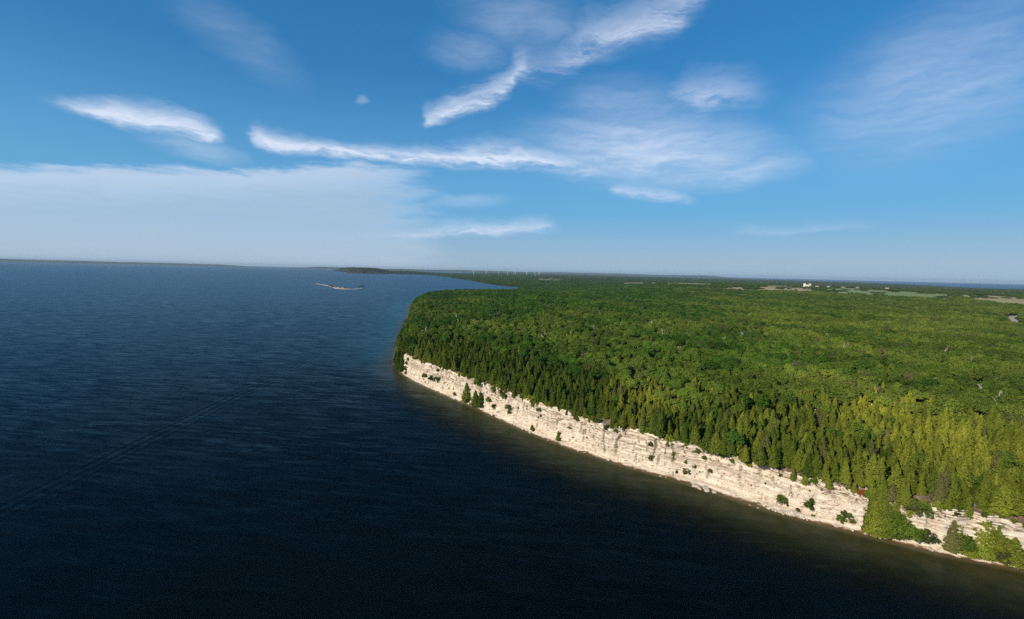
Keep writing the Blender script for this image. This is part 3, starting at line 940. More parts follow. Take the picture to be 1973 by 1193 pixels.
def tint_of(X, Y):
    r = np.hypot(X, Y); a = np.degrees(np.arctan2(X, Y))
    t = 0.60 * sm(0.47, 0.66, fbm(X / 130, Y / 190, 65, 4)) + 0.65 * sm(10, 44, a) - 0.1  # stand patches, plus the sun's hot spot at right painted as paler leaves
    return np.clip(t + 0.18 * rng.normal(size=X.shape), 0, 1)

# the near forest: cedars 3.7 m apart, broadleaf trees 6.4 m and more
cx_, cy_ = scatter(4.7, 150, 1100, seed=11)
sd = shore_dist(cx_, cy_)
k = sd > 1.8; cx_, cy_, sd = cx_[k], cy_[k], sd[k]
cs_ = cliff_side(cx_, cy_, sd)
edge_ok = np.where(cs_, sd > 5.2 + 4.5 * fbm(cx_ / 9, cy_ / 9, 67, 2), sd > 2)
k = edge_ok & allowed(cx_, cy_, sd) & (rng.random(len(cx_)) < cedar_share(cx_, cy_, sd) * np.where(sd < 30, 0.98, 0.86))
cx_, cy_, sd, cs_ = cx_[k], cy_[k], sd[k], cs_[k]
cedar_pts = np.stack([cx_, cy_, np.where(cs_, plateau(cx_, cy_, sd) - 0.2, ground_z(cx_, cy_, sd))], -1)
cedar_sd = sd

bl = []
for sp, r0, r1, sd_ in ((7.6, 150, 1150, 12), (8.8, 1150, 2000, 13), (10.0, 2000, 3000, 14)):
    X, Y = scatter(sp, r0, r1, seed=sd_)
    d = shore_dist(X, Y)
    k = (d > 9) & allowed(X, Y, d)
    X, Y, d = X[k], Y[k], d[k]
    k = rng.random(len(X)) > cedar_share(X, Y, d) * (0.97 if r0 < 1000 else 0.5)
    X, Y, d = X[k], Y[k], d[k]
    c_ = cliff_side(X, Y, d)
    bl.append(np.column_stack([X, Y, np.where(c_ & (d < 40), plateau(X, Y, d), ground_z(X, Y, d)) - 0.2, np.full(len(X), sp / 6.3)]))
bl = np.concatenate(bl)

def mass(name, label, pts, scl, kind, tint, idx=None, seed=3):
    """many trees nobody could count, as one object"""
    rs = np.random.default_rng(seed)
    n = len(pts)
    me = bpy.data.meshes.new(name)
    me.vertices.add(n)
    me.vertices.foreach_set('co', np.asarray(pts, np.float32).ravel())
    a = me.attributes.new('scl', 'FLOAT_VECTOR', 'POINT'); a.data.foreach_set('vector', np.asarray(scl, np.float32).ravel())
    rot = np.zeros((n, 3), np.float32); rot[:, 2] = rs.uniform(0, 6.283, n); rot[:, :2] = rs.normal(0, .035, (n, 2))
    a = me.attributes.new('rot', 'FLOAT_VECTOR', 'POINT'); a.data.foreach_set('vector', rot.ravel())
    a = me.attributes.new('tint', 'FLOAT', 'POINT'); a.data.foreach_set('value', np.asarray(tint, np.float32))
    a = me.attributes.new('pick', 'INT', 'POINT'); a.data.foreach_set('value', (rs.integers(0, len(SRC[kind]), n) if idx is None else idx).astype(np.int32))
    o = link(name, me)
    ng = bpy.data.node_groups.new(name + '_nodes', 'GeometryNodeTree')
    ng.interface.new_socket('Geometry', in_out='INPUT', socket_type='NodeSocketGeometry')
    ng.interface.new_socket('Geometry', in_out='OUTPUT', socket_type='NodeSocketGeometry')
    N = ng.nodes.new; L = ng.links.new
    gi, go, ip, ci = N('NodeGroupInput'), N('NodeGroupOutput'), N('GeometryNodeInstanceOnPoints'), N('GeometryNodeCollectionInfo')
    ci.inputs['Collection'].default_value = col_of(kind)
    ci.inputs['Separate Children'].default_value = True
    ci.inputs['Reset Children'].default_value = True
    ip.inputs['Pick Instance'].default_value = True
    L(gi.outputs[0], ip.inputs['Points']); L(ci.outputs[0], ip.inputs['Instance'])
    for nm, typ, sock in (('pick', 'INT', 'Instance Index'), ('rot', 'FLOAT_VECTOR', 'Rotation'), ('scl', 'FLOAT_VECTOR', 'Scale')):
        na = N('GeometryNodeInputNamedAttribute'); na.data_type = typ; na.inputs['Name'].default_value = nm
        L(next(q for q in na.outputs if q.enabled and q.name == 'Attribute'), ip.inputs[sock])
    L(ip.outputs[0], go.inputs[0])
    o.modifiers.new('forest', 'NODES').node_group = ng
    return tag(o, label, kind='stuff')

def tree(name, kind, i, loc, scl, rz, label, cat, group, tint=0.3, tilt=(0, 0), mat=None):
    e = bpy.data.objects.new(name, None)
    e.location = loc; e.scale = scl; e.rotation_euler = (tilt[0], tilt[1], rz)
    COL.objects.link(e)
    tag(e, label, cat, group)
    for nm, src in (('trunk', TRUNK), ('crown', CROWN)):
        if (kind, i) not in src:
            continue
        o = bpy.data.objects.new(nm, src[kind, i])
        o.parent = e
        if nm == 'crown':
            o['tint'] = float(tint)
            if mat:
                o.material_slots[0].link = 'OBJECT'; o.material_slots[0].material = mat
        COL.objects.link(o)
    return e

def spread(pts, f):
    u, v_, d = to_px(pts[:, 0], pts[:, 1], pts[:, 2] + 6)
    ok = (u > -20) & (u < 1995) & (v_ > 0) & (v_ < 1230) & (d > 0)
    o = np.argsort(np.where(ok, d, 1e9))
    sel = np.zeros(len(pts), bool); sel[o[:f]] = True
    return sel & ok

# cedars: the 300 that show largest are things of their own
def spot(p_):
    """which landmark on the cliff a tree stands straight above, and how deep in the forest"""
    u, v_, d = (float(q[0]) for q in to_px(p_[0:1], p_[1:2], p_[2:3]))
    names = ((950, 'dark conifer clump'), (1200, 'clean middle face'), (1330, 'square recess'), (1480, 'grey rubble heap'), (1600, 'broken-rock shore'),
             (1700, 'rust-red shrub'), (1770, 'leafy gully'), (1880, 'lone shore cedar'), (9999, 'corner shore cedars'))
    dc = float(seg_dist(np.array([p_[0]]), np.array([p_[1]]), CLIFF)[0])
    row = 'at the brink' if dc < 12.5 else 'in the front rows' if dc < 24 else 'in the middle rows' if dc < 42 else 'in the back rows' if dc < 70 else 'deep in the forest'
    return row, next(n for k, n in names if u < k)
def cedar_label(q, brink):
    size = 'tall' if ch[q] > 1.05 else ('mid-sized' if ch[q] > 0.85 else 'low')
    hue = 'yellow-green' if ct[q] > 0.5 else 'deep green'
    row, mark = spot(cedar_pts[q])
    return '%s %s cedar %s above the %s' % (size, hue, row, mark), '%s %s cedars %s above the %s' % (size, hue, row, mark)
ct = tint_of(cedar_pts[:, 0], cedar_pts[:, 1])
ch = rng.uniform(0.6, 1.15, len(cedar_pts)) * 1.08
cw = ch * rng.uniform(0.85, 1.2, len(cedar_pts))
pick = rng.integers(0, NC, len(cedar_pts))
mine = spread(cedar_pts, 300)
for q in np.where(mine)[0]:
    brink = cedar_sd[q] < 12.5
    lab, grp = cedar_label(q, brink)
    tree('cedar_tree', 'cedar', int(pick[q]), cedar_pts[q], (cw[q], cw[q], ch[q]), rng.uniform(0, 6.28),
         lab, 'cedar', grp, ct[q], (rng.normal(0, .03), rng.normal(0, .03)))
rest = ~mine
mass('cedar_forest', 'dense belt of pointed cedars covering the headland above the cliff', cedar_pts[rest],
     np.stack([cw, cw, ch], -1)[rest], 'cedar', ct[rest], pick[rest])

# broadleaf trees
bt = tint_of(bl[:, 0], bl[:, 1])
bh = rng.uniform(0.5, 1.25, len(bl)) * (1.1 - 0.12 * bl[:, 3])
bw = rng.uniform(0.8, 1.35, len(bl)) * bl[:, 3]
bpick = rng.integers(0, NL, len(bl))
mine = spread(bl[:, :3], 300)
def leaf_label(q):
    size = 'broad' if bw[q] > 1.0 else 'narrow'
    hue = 'pale green' if bt[q] > 0.55 else ('mid green' if bt[q] > 0.2 else 'dark green')
    row, mark = spot(bl[q, :3])
    return '%s %s round-crowned tree %s above the %s' % (size, hue, row, mark), 'tree', '%s %s broadleaf trees %s above the %s' % (size, hue, row, mark)
for q in np.where(mine)[0]:
    tree('broadleaf_tree', 'broadleaf', int(bpick[q]), bl[q, :3], (bw[q], bw[q], bh[q]), rng.uniform(0, 6.28),
         *leaf_label(q), bt[q])
rest = ~mine
mass('broadleaf_forest', 'rolling canopy of round-crowned green trees across the plateau', bl[rest, :3],
     np.stack([bw, bw, bh], -1)[rest], 'broadleaf', bt[rest], bpick[rest], seed=4)

# the far woods: ever larger clumps towards the horizon
fx, fy, fs = [], [], []
r0 = 3000.0
k = 0
while r0 < 17000:
    r1 = r0 * 1.22
    sp = r0 * 0.0046
    X, Y = scatter(sp, r0, r1, seed=80 + k)
    fx.append(X); fy.append(Y); fs.append(np.full(len(X), sp / 6.3))
    r0 = r1; k += 1
fx, fy, fs = map(np.concatenate, (fx, fy, fs))
d = shore_dist(fx, fy)
open_ = (fbm(fx / 420, fy / 420, 91, 3) > 0.60) & (np.degrees(np.arctan2(fx, fy)) > 3)
k = (d > 12) & allowed(fx, fy, d) & (~open_ | (rng.random(len(fx)) < .25))
fx, fy, fs, d = fx[k], fy[k], fs[k], d[k]
mass('distant_woods', 'hazy dark woods spreading over the low land towards the horizon', np.stack([fx, fy, ground_z(fx, fy, d) - 1.5], -1),
     np.stack([fs, fs, rng.uniform(.5, .9, len(fx))], -1), 'broadleaf', np.clip(tint_of(fx, fy) * .6, 0, 1), seed=6)

# dead and bare trees
dn = 46
u_ = rng.random(len(bl))
cand = np.where((np.hypot(bl[:, 0], bl[:, 1]) < 900))[0]
cand = rng.choice(cand, dn, replace=False)
for n_, q in enumerate(cand):
    u1, v1, _d = to_px(bl[q:q + 1, 0], bl[q:q + 1, 1], bl[q:q + 1, 2])
    if not (0 < u1[0] < 1973 and 0 < v1[0] < 1193):
        continue
    sc_ = rng.uniform(.9, 1.25)
    tree('dead_tree', 'dead', int(n_ % ND), bl[q, :3] + [2.5, -2.5, 0], (sc_, sc_, sc_ * 1.05), rng.uniform(0, 6.28),
         ('bare white-barked dead tree' if n_ % ND % 2 else 'bare grey dead tree') + (' above the cedar belt' if np.hypot(*bl[q, :2]) < 520 else ' deep in the green canopy'),
         'dead tree', ('white' if n_ % ND % 2 else 'grey') + (' dead trees near the cliff' if np.hypot(*bl[q, :2]) < 520 else ' dead trees deep in the canopy'))

# ------------------------------------------------------------------ shrubs and trees on the cliff and its foot
def shrub_crown(seed):
    """ragged shrub: uneven clumps at different heights with loose shoots"""
    rs = np.random.default_rng(seed)
    vs_, fs_, off = [], [], 0
    for k in range(16):
        a = rs.random() * 6.28; q = 1.25 * math.sqrt(rs.random())
        c = np.array([math.cos(a) * q, math.sin(a) * q * .8, .25 + 1.5 * rs.random() * (1.25 - q * .55)])
        br = .22 + .38 * rs.random() ** 1.5; per = int(26 + 70 * br)
        d = rs.normal(size=(per, 3)); d /= np.linalg.norm(d, axis=1)[:, None]
        p = c + d * br * (.5 + .8 * rs.random((per, 1)))
        v, f = sprays(p, d, .22 + .3 * rs.random(per), rs, up=.3, jit=.8, aspect=.7)
        vs_.append(v); fs_.append(f + off); off += len(v)
    return np.concatenate(vs_), np.concatenate(fs_)
for i in range(4):      # shrub meshes: kind 'bush'
    CROWN['bush', i] = mesh_np('crown', *shrub_crown(500 + i), [MAT['leaf']])
    mb = MB()
    for k in range(5):
        a = k * 1.3 + i
        mb.tube([(0, 0, -.3), (math.cos(a) * .35, math.sin(a) * .35, .8), (math.cos(a) * .6, math.sin(a) * .6, 1.5)], [.04, .03, .01], 3)
    TRUNK['bush', i] = mb.mesh('trunk', MAT['bark'])
MAT['olive'] = foliage('olive_shrub', (0.075, 0.085, 0.030), (0.055, 0.070, 0.028), (0.11, 0.11, 0.04), 0.2)
BUSH = [(66.8, 10.2, 2.2), (80.8, 10.7, 2.0), (92.0, 11.3, 2.2), (124.9, 3.3, 1.5), (166.5, 2.7, 2.4), (160.7, 21.6, 2.5), (185.3, 20.0, 2.5), (196.1, 19.8, 2.4),
        (203.5, 18.8, 2.2), (179.4, 10.3, 2.0), (188.9, 6.8, 1.6), (75.9, 22.5, 1.2), (88.4, 19.5, 1.4), (23.2, 21.4, 1.0), (210.3, 11.6, 1.8), (211.2, 7.6, 1.4),
        (223.7, 22.1, 1.2), (238.1, 24.1, 1.6), (245.8, 17.6, 1.2), (247.1, 13.2, 0.9), (278.5, 12.8, 0.8), (243.0, 2.0, 1.0), (310.2, 21.0, 1.4), (316.0, 20.0, 1.0),
        (333.1, 24.5, 2.0), (338.1, 15.6, 1.2), (339.8, 7.3, 1.3), (364.9, 16.9, 1.2), (368.1, 19.0, 1.5), (373.5, 20.2, 1.2), (368.7, 14.0, 0.9), (361.1, 4.7, 1.7),
        (364.8, 8.3, 1.0), (360.2, 10.0, 0.8), (373.6, 8.6, 0.9), (379.3, 18.6, 1.3), (384.1, 16.5, 1.0), (391.3, 20.4, 1.3), (412.2, 5.8, 1.7), (425.4, 6.5, 2.0),
        (421.0, 1.2, 1.1), (427.5, 1.2, 1.1), (438.7, 3.5, 1.4), (439.7, 6.4, 1.2), (441.6, 6.5, 1.2), (426.7, 18.5, 1.5), (432.6, 20.3, 1.0), (448.1, 20.0, 1.2),
        (443.4, 3.9, 1.0), (465.3, 18.0, 2.6), (468.4, 17.2, 2.4), (463.1, 19.4, 1.8), (480.9, 17.4, 1.2), (463.7, 6.1, 2.6), (467.4, 5.6, 2.4), (471.2, 4.6, 2.4),
        (459.9, 6.2, 2.5), (484.8, 5.6, 2.5), (496.8, 3.1, 2.6), (4.0, 6.0, 2.0), (2.5, 12.5, 1.8), (9.0, 2.6, 1.5), (5.5, 17.5, 1.6)]
def span(sv):
    return ('under the headland corner' if sv < 130 else 'by the dark conifer clump' if sv < 250 else 'on the clean middle face' if sv < 320 else
            'near the square recess' if sv < 400 else 'above the rubble shore' if sv < 446 else 'among the shore cedars')
for n_, (sv, zv, rv_) in enumerate(BUSH):
    pt, out = on_cliff(sv, zv)
    high = 'high on the rock' if zv > 15 else ('half way up the rock' if zv > 6 else 'at the foot of the rock')
    big_ = 'large' if rv_ > 1.9 else ('small' if rv_ < 1.15 else 'medium')
    olive = n_ % 3 == 1
    nm = '%s %s bush %s %s' % (big_, 'olive' if olive else 'green', high, span(sv))
    k = rv_ / 1.25 * 1.35
    tree('bush', 'bush', n_ % 4, pt + out * 0.35 * k + Vector((0, 0, -.75 * k)), (k * 1.1, k * 1.1, k * 1.05), n_ * 1.7, nm, 'bush', 'bushes on the cliff', 0.25 + .4 * random.random(), mat=MAT['olive'] if olive else None)
pt, out = on_cliff(445.6, 18.6)
tree('bush', 'bush', 2, pt + out * .3 - Vector((0, 0, .5)), (1.9, 1.5, .8), .4, 'rust-red fallen shrub on the cliff top near the right', 'bush', None, 0.0, mat=MAT['rust'])

# low shrubs and saplings hanging over the brink between the cedars
random.seed(5)
sv = 4.0
while sv < 505:
    if random.random() < 0.62 and not (326 < sv < 336):
        c = int(np.argmin(np.abs(s - sv)))
        row = NA + NF + random.choice((0, 1, 2))
        pt = Vector(cliff_v[row, c])
        k = random.uniform(.9, 2.0)
        tree('brink_shrub', 'bush', random.randrange(4), pt + Vector((0, 0, -.7 * k)), (k, k, k * random.uniform(.9, 1.3)), random.uniform(0, 6),
             'ragged shrub spilling over the cliff brink %s' % span(sv), 'shrub', 'shrubs along the cliff brink %s' % span(sv), random.uniform(.1, .9), mat=MAT['cedar'])
    sv += random.uniform(1.8, 4.0)

def shore_cedar(x, y, z, h, w, label, var, tint=.2, group=None, kind='cedar', mat=None):
    base = 13.5; h = h * 1.3; w = w * 1.15
    return tree('cedar_tree' if kind == 'cedar' else 'broadleaf_tree', kind, var, (x, y, z), (w, w, h / base), var * 1.3, label, 'cedar' if kind == 'cedar' else 'tree', group, tint, mat=mat)
shore_cedar(-39.5, 440.2, .6, 13.5, 1.35, 'dark conifer at the foot of the cliff, leftmost of three', 0, 0.0)
shore_cedar(-30.5, 429.0, .2, 13.0, 1.35, 'dark conifer at the foot of the cliff, middle of three', 3, 0.0)
shore_cedar(-25.5, 423.5, 1.0, 11.5, 1.0, 'slim dark conifer at the foot of the cliff, last of three', 5, 0.0)
shore_cedar(17.0, 363.6, 1.2, 4.2, .42, 'tiny conifer on the shore left of the clean rock face', 1, .1)
shore_cedar(35.0, 342.4, 1.0, 5.2, .55, 'small dark conifer on the shore under the clean rock face', 2, .1)
shore_cedar(98.2, 288.2, 10.4, 4.6, .42, 'small bright conifer on a ledge beside the square recess', 4, .5)
shore_cedar(172.6, 224.0, .3, 12.5, 1.15, 'bushy shore cedar at the left end of the right-hand shore clump', 6, .55)
shore_cedar(176.4, 222.6, .6, 13.5, 1.2, 'bushy shore cedar, second of the right-hand shore clump', 1, .35)
shore_cedar(180.2, 221.6, .6, 13.5, 1.3, 'dark green shore cedar in the middle of the right-hand shore clump', 2, 0.0)
shore_cedar(184.0, 220.6, 1.6, 12.0, 1.25, 'dark rounded shore cedar beside the bare shore rock', 5, 0.0)
shore_cedar(178.6, 224.4, 4.5, 12.0, 1.2, 'dark cedar on the ledge behind the right-hand shore clump', 7, 0.05)
shore_cedar(174.4, 225.0, 2.5, 11.0, 1.2, 'pale cedar on the slope behind the right-hand shore clump', 0, .5)
shore_cedar(200.2, 211.8, 1.5, 10.0, 1.2, 'yellow-green cedar tucked behind the big lone shore cedar', 2, .6)
shore_cedar(210.2, 208.2, 2.0, 12.0, 1.4, 'yellow-green cedar behind the broad shore cedars of the corner', 6, .7)
shore_cedar(215.0, 205.8, 1.8, 12.0, 1.4, 'leafy cedar behind the low spreading shore cedar', 1, .7)
shore_cedar(197.6, 211.2, .4, 13.5, 1.3, 'big yellow-green shore cedar standing alone before the white rock', 7, .7)
shore_cedar(202.6, 208.4, .2, 8.0, 1.0, 'short cedar between the two big shore cedars', 3, .6)
shore_cedar(207.8, 207.4, .4, 15.5, 1.5, 'broad yellow-green shore cedar near the picture corner', 0, .75)
shore_cedar(212.0, 205.4, .3, 14.0, 1.5, 'broad shore cedar next to the picture corner', 4, .7)
shore_cedar(216.4, 202.4, .2, 9.5, 1.4, 'low spreading shore cedar in the picture corner', 5, .65)
# conifers west of the headland corner, down to the water
for n_, (x, y, z, h) in enumerate([(-126, 566, .8, 13), (-131, 573, .6, 14), (-134, 583, 1.5, 15), (-129, 580, 6, 13), (-139, 597, .8, 13), (-137, 603, 5, 14), (-144, 613, .8, 12), (-143, 622, 4, 14), (-126, 573, 8, 12)]):
    shore_cedar(x, y, z, h, 1.1, 'dark conifer crowding the headland corner beyond the cliff', n_ % NC, 0.0, 'conifers at the headland corner')
# cedars filling the gully from the plateau down to the shore
for n_, (sv, zv) in enumerate([(449.5, 5), (453, 7), (456.5, 6), (460, 8), (451, 11), (455, 12), (459, 13), (449.8, 16), (453.5, 17), (457.5, 17.5), (461.5, 17), (463.5, 12)]):
    pt, out = on_cliff(sv, zv)
    tree('cedar_tree', 'cedar', n_ % NC, pt - out * .3, (.85, .85, .8 + .1 * (n_ % 3)), n_ * 2.1, 'cedar in the leafy gully between shore and plateau', 'cedar', 'cedars filling the gully', .1 + .35 * (zv > 10))
random.seed(77)
for n_ in range(44):
    sv = random.uniform(6, 500)
    if 336 < sv < 348:
        continue
    c = int(np.argmin(np.abs(s - sv)))
    pt, out = on_cliff(sv, float(CZ[NA + NF, c]) - random.uniform(.3, 4.0))
    k = random.uniform(.38, .72)
    tree('cedar_tree', 'cedar', n_ % NC, pt - out * .4 - Vector((0, 0, .5)), (k * 1.05, k * 1.05, k * 1.1), n_, 'young cedar clinging just below the cliff brink %s' % span(sv), 'cedar', 'young cedars clinging below the brink %s' % span(sv), random.uniform(0, .35) + .4 * (sv > 380), (random.uniform(-.12, .12), random.uniform(-.12, .12)))
random.seed(31)
for n_ in range(60):
    sv = random.uniform(10, 500); zv = random.uniform(2, 21)
    pt, out = on_cliff(sv, zv)
    k = random.uniform(.25, .7)
    tree('cliff_plant', 'bush', n_ % 4, pt + out * .1 - Vector((0, 0, .4 * k)), (k, k, k * random.uniform(.8, 1.5)), n_, 'tuft of greenery in a crack of the cliff %s' % span(sv), 'plant', 'tufts in the cracks of the cliff %s' % span(sv), random.uniform(0, .7), mat=MAT['olive'] if n_ % 2 else None)
# the single rust-red dying cedar in the green belt
tree('cedar_tree', 'cedar', 6, (222.0, 362.0, plateau(222, 362, 100.0) + 3.0), (.75, .75, .95), 1.0, 'rust-red dying cedar alone in the green belt', 'cedar', None, 0.0, mat=MAT['rust'])

# ------------------------------------------------------------------ boulders and rubble at the waterline
def rock_mesh(seed, flat=0.6):
    rs = np.random.default_rng(seed)
    import bmesh
    bm = bmesh.new()
    bmesh.ops.create_icosphere(bm, subdivisions=2, radius=1.0)
    pl = rs.normal(size=(7, 3)); pl /= np.linalg.norm(pl, axis=1)[:, None]
    for v in bm.verts:
        c = np.array(v.co)
        for q in pl:                       # chop flat facets off the ball
            dd = c @ q - 0.62
            if dd > 0:
                c = c - q * dd
        v.co = (c[0] * 1.15, c[1], c[2] * flat)
    me = bpy.data.meshes.new('boulder')
    bm.to_mesh(me); bm.free()
    return me
ROCKM = []
for i in range(6):
    me = rock_mesh(900 + i, .55 + .08 * (i % 3))
    me.materials.append(MAT['greystone' if i % 2 else 'stone'])
    ROCKM.append(me)
def boulder(sv, d, r_, i, label, group=None, z=None):
    p_, c = shore_pt(sv, d)
    o = link('boulder', ROCKM[i % 6], None, (p_.x, p_.y, (0.15 * r_ if z is None else z)))
    o.scale = (r_, r_ * .85, r_ * .9); o.rotation_euler = (random.uniform(-.2, .2), random.uniform(-.2, .2), random.uniform(0, 6))
    return tag(o, label, 'boulder', group)
for sv, d, r_, i, lab in [(242.4, .3, 1.7, 1, 'rounded grey boulder at the waterline below the tiny conifer'), (262.4, -.6, 1.0, 0, 'pale boulder in the water below the small dark conifer'),
                          (289.8, -.3, 1.1, 1, 'dark flat rock in the shallows under the small cave'), (294.3, .4, .8, 3, 'dark low rock just past the small cave'),
                          (312.7, 1.2, 1.9, 1, 'grey rock heap on the shore under the clean face'), (351.5, .2, 1.0, 0, 'white block at the waterline past the square recess'),
                          (348.5, -.5, .9, 3, 'dark slab lying in the shallows past the recess'), (332.3, -.6, .8, 3, 'dark low rock in the shallows below the overlook'),
                          (337.3, -.5, .7, 5, 'small dark rock in the shallows before the recess'), (368.5, -.2, 1.9, 1, 'grey slab at the left of the big rubble heap'),
                          (371.5, -.8, 2.2, 3, 'broad grey slab in the big rubble heap'), (375.8, -.5, 2.3, 5, 'tilted grey slab in the middle of the rubble heap'),
                          (379.7, -.2, 1.9, 1, 'dark-fronted slab at the right end of the rubble heap'), (374.0, 1.6, 2.4, 3, 'large grey block at the back of the rubble heap'),
                          (399.0, -1.2, .7, 3, 'small dark stone off the shore past the rubble heap'), (402.8, -1.8, .8, 5, 'dark stone standing in the water past the rubble heap')]:
    boulder(sv, d, r_, i, lab)
random.seed(12)
for n_ in range(120):        # the broken-rock shore
    sv = random.choice((random.uniform(404, 424), random.uniform(404, 424), random.uniform(10, 240), random.uniform(424, 520)))
    r_ = random.uniform(.35, 1.0) * (1.3 if n_ % 9 == 0 else 1)
    boulder(sv, random.uniform(-.4, 3.0), r_, n_, 'pale broken block on the rubble shore' if 404 <= sv <= 424 else ('loose stone along the headland shore' if sv < 300 else 'loose stone below the shore cedars'),
            'blocks on the rubble shore' if 404 <= sv <= 424 else ('stones along the headland shore' if sv < 300 else 'stones below the shore cedars'), z=.1 + random.uniform(.1, .9))

# ------------------------------------------------------------------ the two overlooks on the cliff top
for n_, ((a, c), lab) in enumerate(zip(RAIL, ('low pale timber rail at the overlook left of the square recess', 'long pale timber rail at the overlook above the square recess'))):
    a = Vector((*a, 0)); c = Vector((*c, 0))
    d_ = (c - a); L = d_.length; ang = math.atan2(d_.y, d_.x)
    mid_ = (a + c) / 2
    zz = float(plateau(mid_.x, mid_.y, 25.0)) + .35
    e = bpy.data.objects.new('overlook_rail', None); COL.objects.link(e)
    e.location = (mid_.x, mid_.y, zz); e.rotation_euler = (0, 0, ang)
    tag(e, lab, 'fence')
    k = int(L / 2.2)
    for i in range(k + 1):
        link('post', MB().box((0, 0, .55), (.2, .2, 1.3)).mesh('post', MAT['timber']), e, (-L / 2 + L * i / k, 0, 0))
    for q in (.45, .78, 1.1):
        link('rail', MB().box((0, -.13, q), (L + .3, .06, .2)).mesh('rail', MAT['timber']), e)
    # the trodden ground before the rail
    nrm = Vector((d_.y, -d_.x, 0)).normalized()
    n = 9; vv = []
    for i in range(n):
        for j in range(n):
            q = a + d_ * (i / (n - 1)) + nrm * (-1.5 + 8.5 * j / (n - 1))
            vv.append((q.x, q.y, float(plateau(q.x, q.y, 20.0)) + .55))
    tag(link('path', mesh_np('path', vv, grid_quads(n, n), [MAT['plaza']])), 'bare trodden earth in front of the %s overlook rail' % ('short' if n_ == 0 else 'long'), kind='structure')

# ------------------------------------------------------------------ islet in the lake
def islet():
    pts = chaikin(ISL, 2)
    n = len(pts)
    tt = np.gradient(pts, axis=0); tt /= np.linalg.norm(tt, axis=1)[:, None]
    nn_ = np.stack([-tt[:, 1], tt[:, 0]], 1)
    u_ = np.linspace(0, 1, n)
    half = 7 + 26 * np.exp(-((u_ - .66) / .16) ** 2) + 12 * fbm(u_ * 14, u_ * 0, 55, 3)
    top_ = 1.2 + 6.5 * np.exp(-((u_ - .60) / .07) ** 2) + 1.5 * fbm(u_ * 20, u_ * 0, 56, 3)
    rows = []
    for k, f in ((-1, -.8), (-.55, .45), (-.15, .95), (.15, 1.0), (.55, .5), (1, -.8)):
        rows.append(np.column_stack([pts + nn_ * (half * k)[:, None], np.where(f < 0, -1.0, top_ * f)]))
    v = np.concatenate(rows)
    tag(link('land', mesh_np('land', v, grid_quads(6, n), [MAT['islet']], smooth=False)), 'low sandy islet with a stony hump lying off the headland', kind='structure')
MAT['islet'] = simple('islet_gravel', (0.38, 0.29, 0.20), .95, .1, .3, .08)
islet()
shore_cedar(-866, 2855, .3, 13, 2.2, 'lone dark tree at the end of the sandy islet', 2, 0.0, kind='broadleaf')
shore_cedar(-880, 2845, .3, 12, 1.2, 'lower dark tree beside the lone islet tree', 4, 0.0, kind='broadleaf')
for n_, (x, y) in enumerate([(-1000, 2815), (-985, 2790), (-1060, 2925), (-1090, 2985), (-1120, 3040), (-1150, 3100), (-955, 2745), (-925, 2730)]):
    tree('bush', 'bush', n_ % 4, (x, y, 2.0), (5, 5, 3.2), n_, 'dark bush on the sandy islet', 'bush', 'bushes on the islet', .1)

# ------------------------------------------------------------------ far things: turbines, farm, sailing boat
def turbine():
    mb = MB(); mb.tube([(0, 0, -3), (0, 0, 40), (0, 0, 88)], [2.6, 2.2, 1.6], 10)
    tw = mb.mesh('tower', MAT['white'])
    na = MB().box((0, -1, 90), (5, 12, 5)).mesh('nacelle', MAT['white'])
    hb = MB().tube([(0, -7, 90), (0, -10, 90)], [2.4, .9], 8).mesh('hub', MAT['white'])
    bl_ = MB(); bl_.tube([(0, 0, 0), (0, 0, 8), (0, 0, 42)], [1.1, 2.2, .4], 5)
    for i, v in enumerate(bl_.v):
        bl_.v[i] = (v[0], v[1] * .35, v[2])
    return tw, na, hb, bl_.mesh('blade', MAT['white'])
TW, NAC, HUB, BLD = turbine()
for n_, a_ in enumerate((-4.55, -3.05, -1.62, -.61, .12, .32, 1.60, 2.55, 3.03)):
    rr_ = 11500 + 380 * (n_ * 5 % 7)
    x, y = rr_ * math.sin(R(a_)), rr_ * math.cos(R(a_))
    z = float(max(2, ground_z(np.array([x]), np.array([y]))[0]))
    e = bpy.data.objects.new('wind_turbine', None); COL.objects.link(e)
    e.location = (x, y, z); e.rotation_euler = (0, 0, R(15 + 9 * (n_ % 4)))
    tag(e, ('white wind turbine on the horizon, %s of nine from the bay' % ('first', 'second', 'third', 'fourth', 'fifth', 'sixth', 'seventh', 'eighth', 'last')[n_]), 'wind turbine', 'wind turbines on the horizon')
    for nm, me in (('tower', TW), ('nacelle', NAC), ('hub', HUB)):
        link(nm, me, e)
    for k in range(3):
        o = link('blade', BLD, e, (0, -8.5, 90)); o.rotation_euler = (0, R(120 * k + 17 * n_), 0)

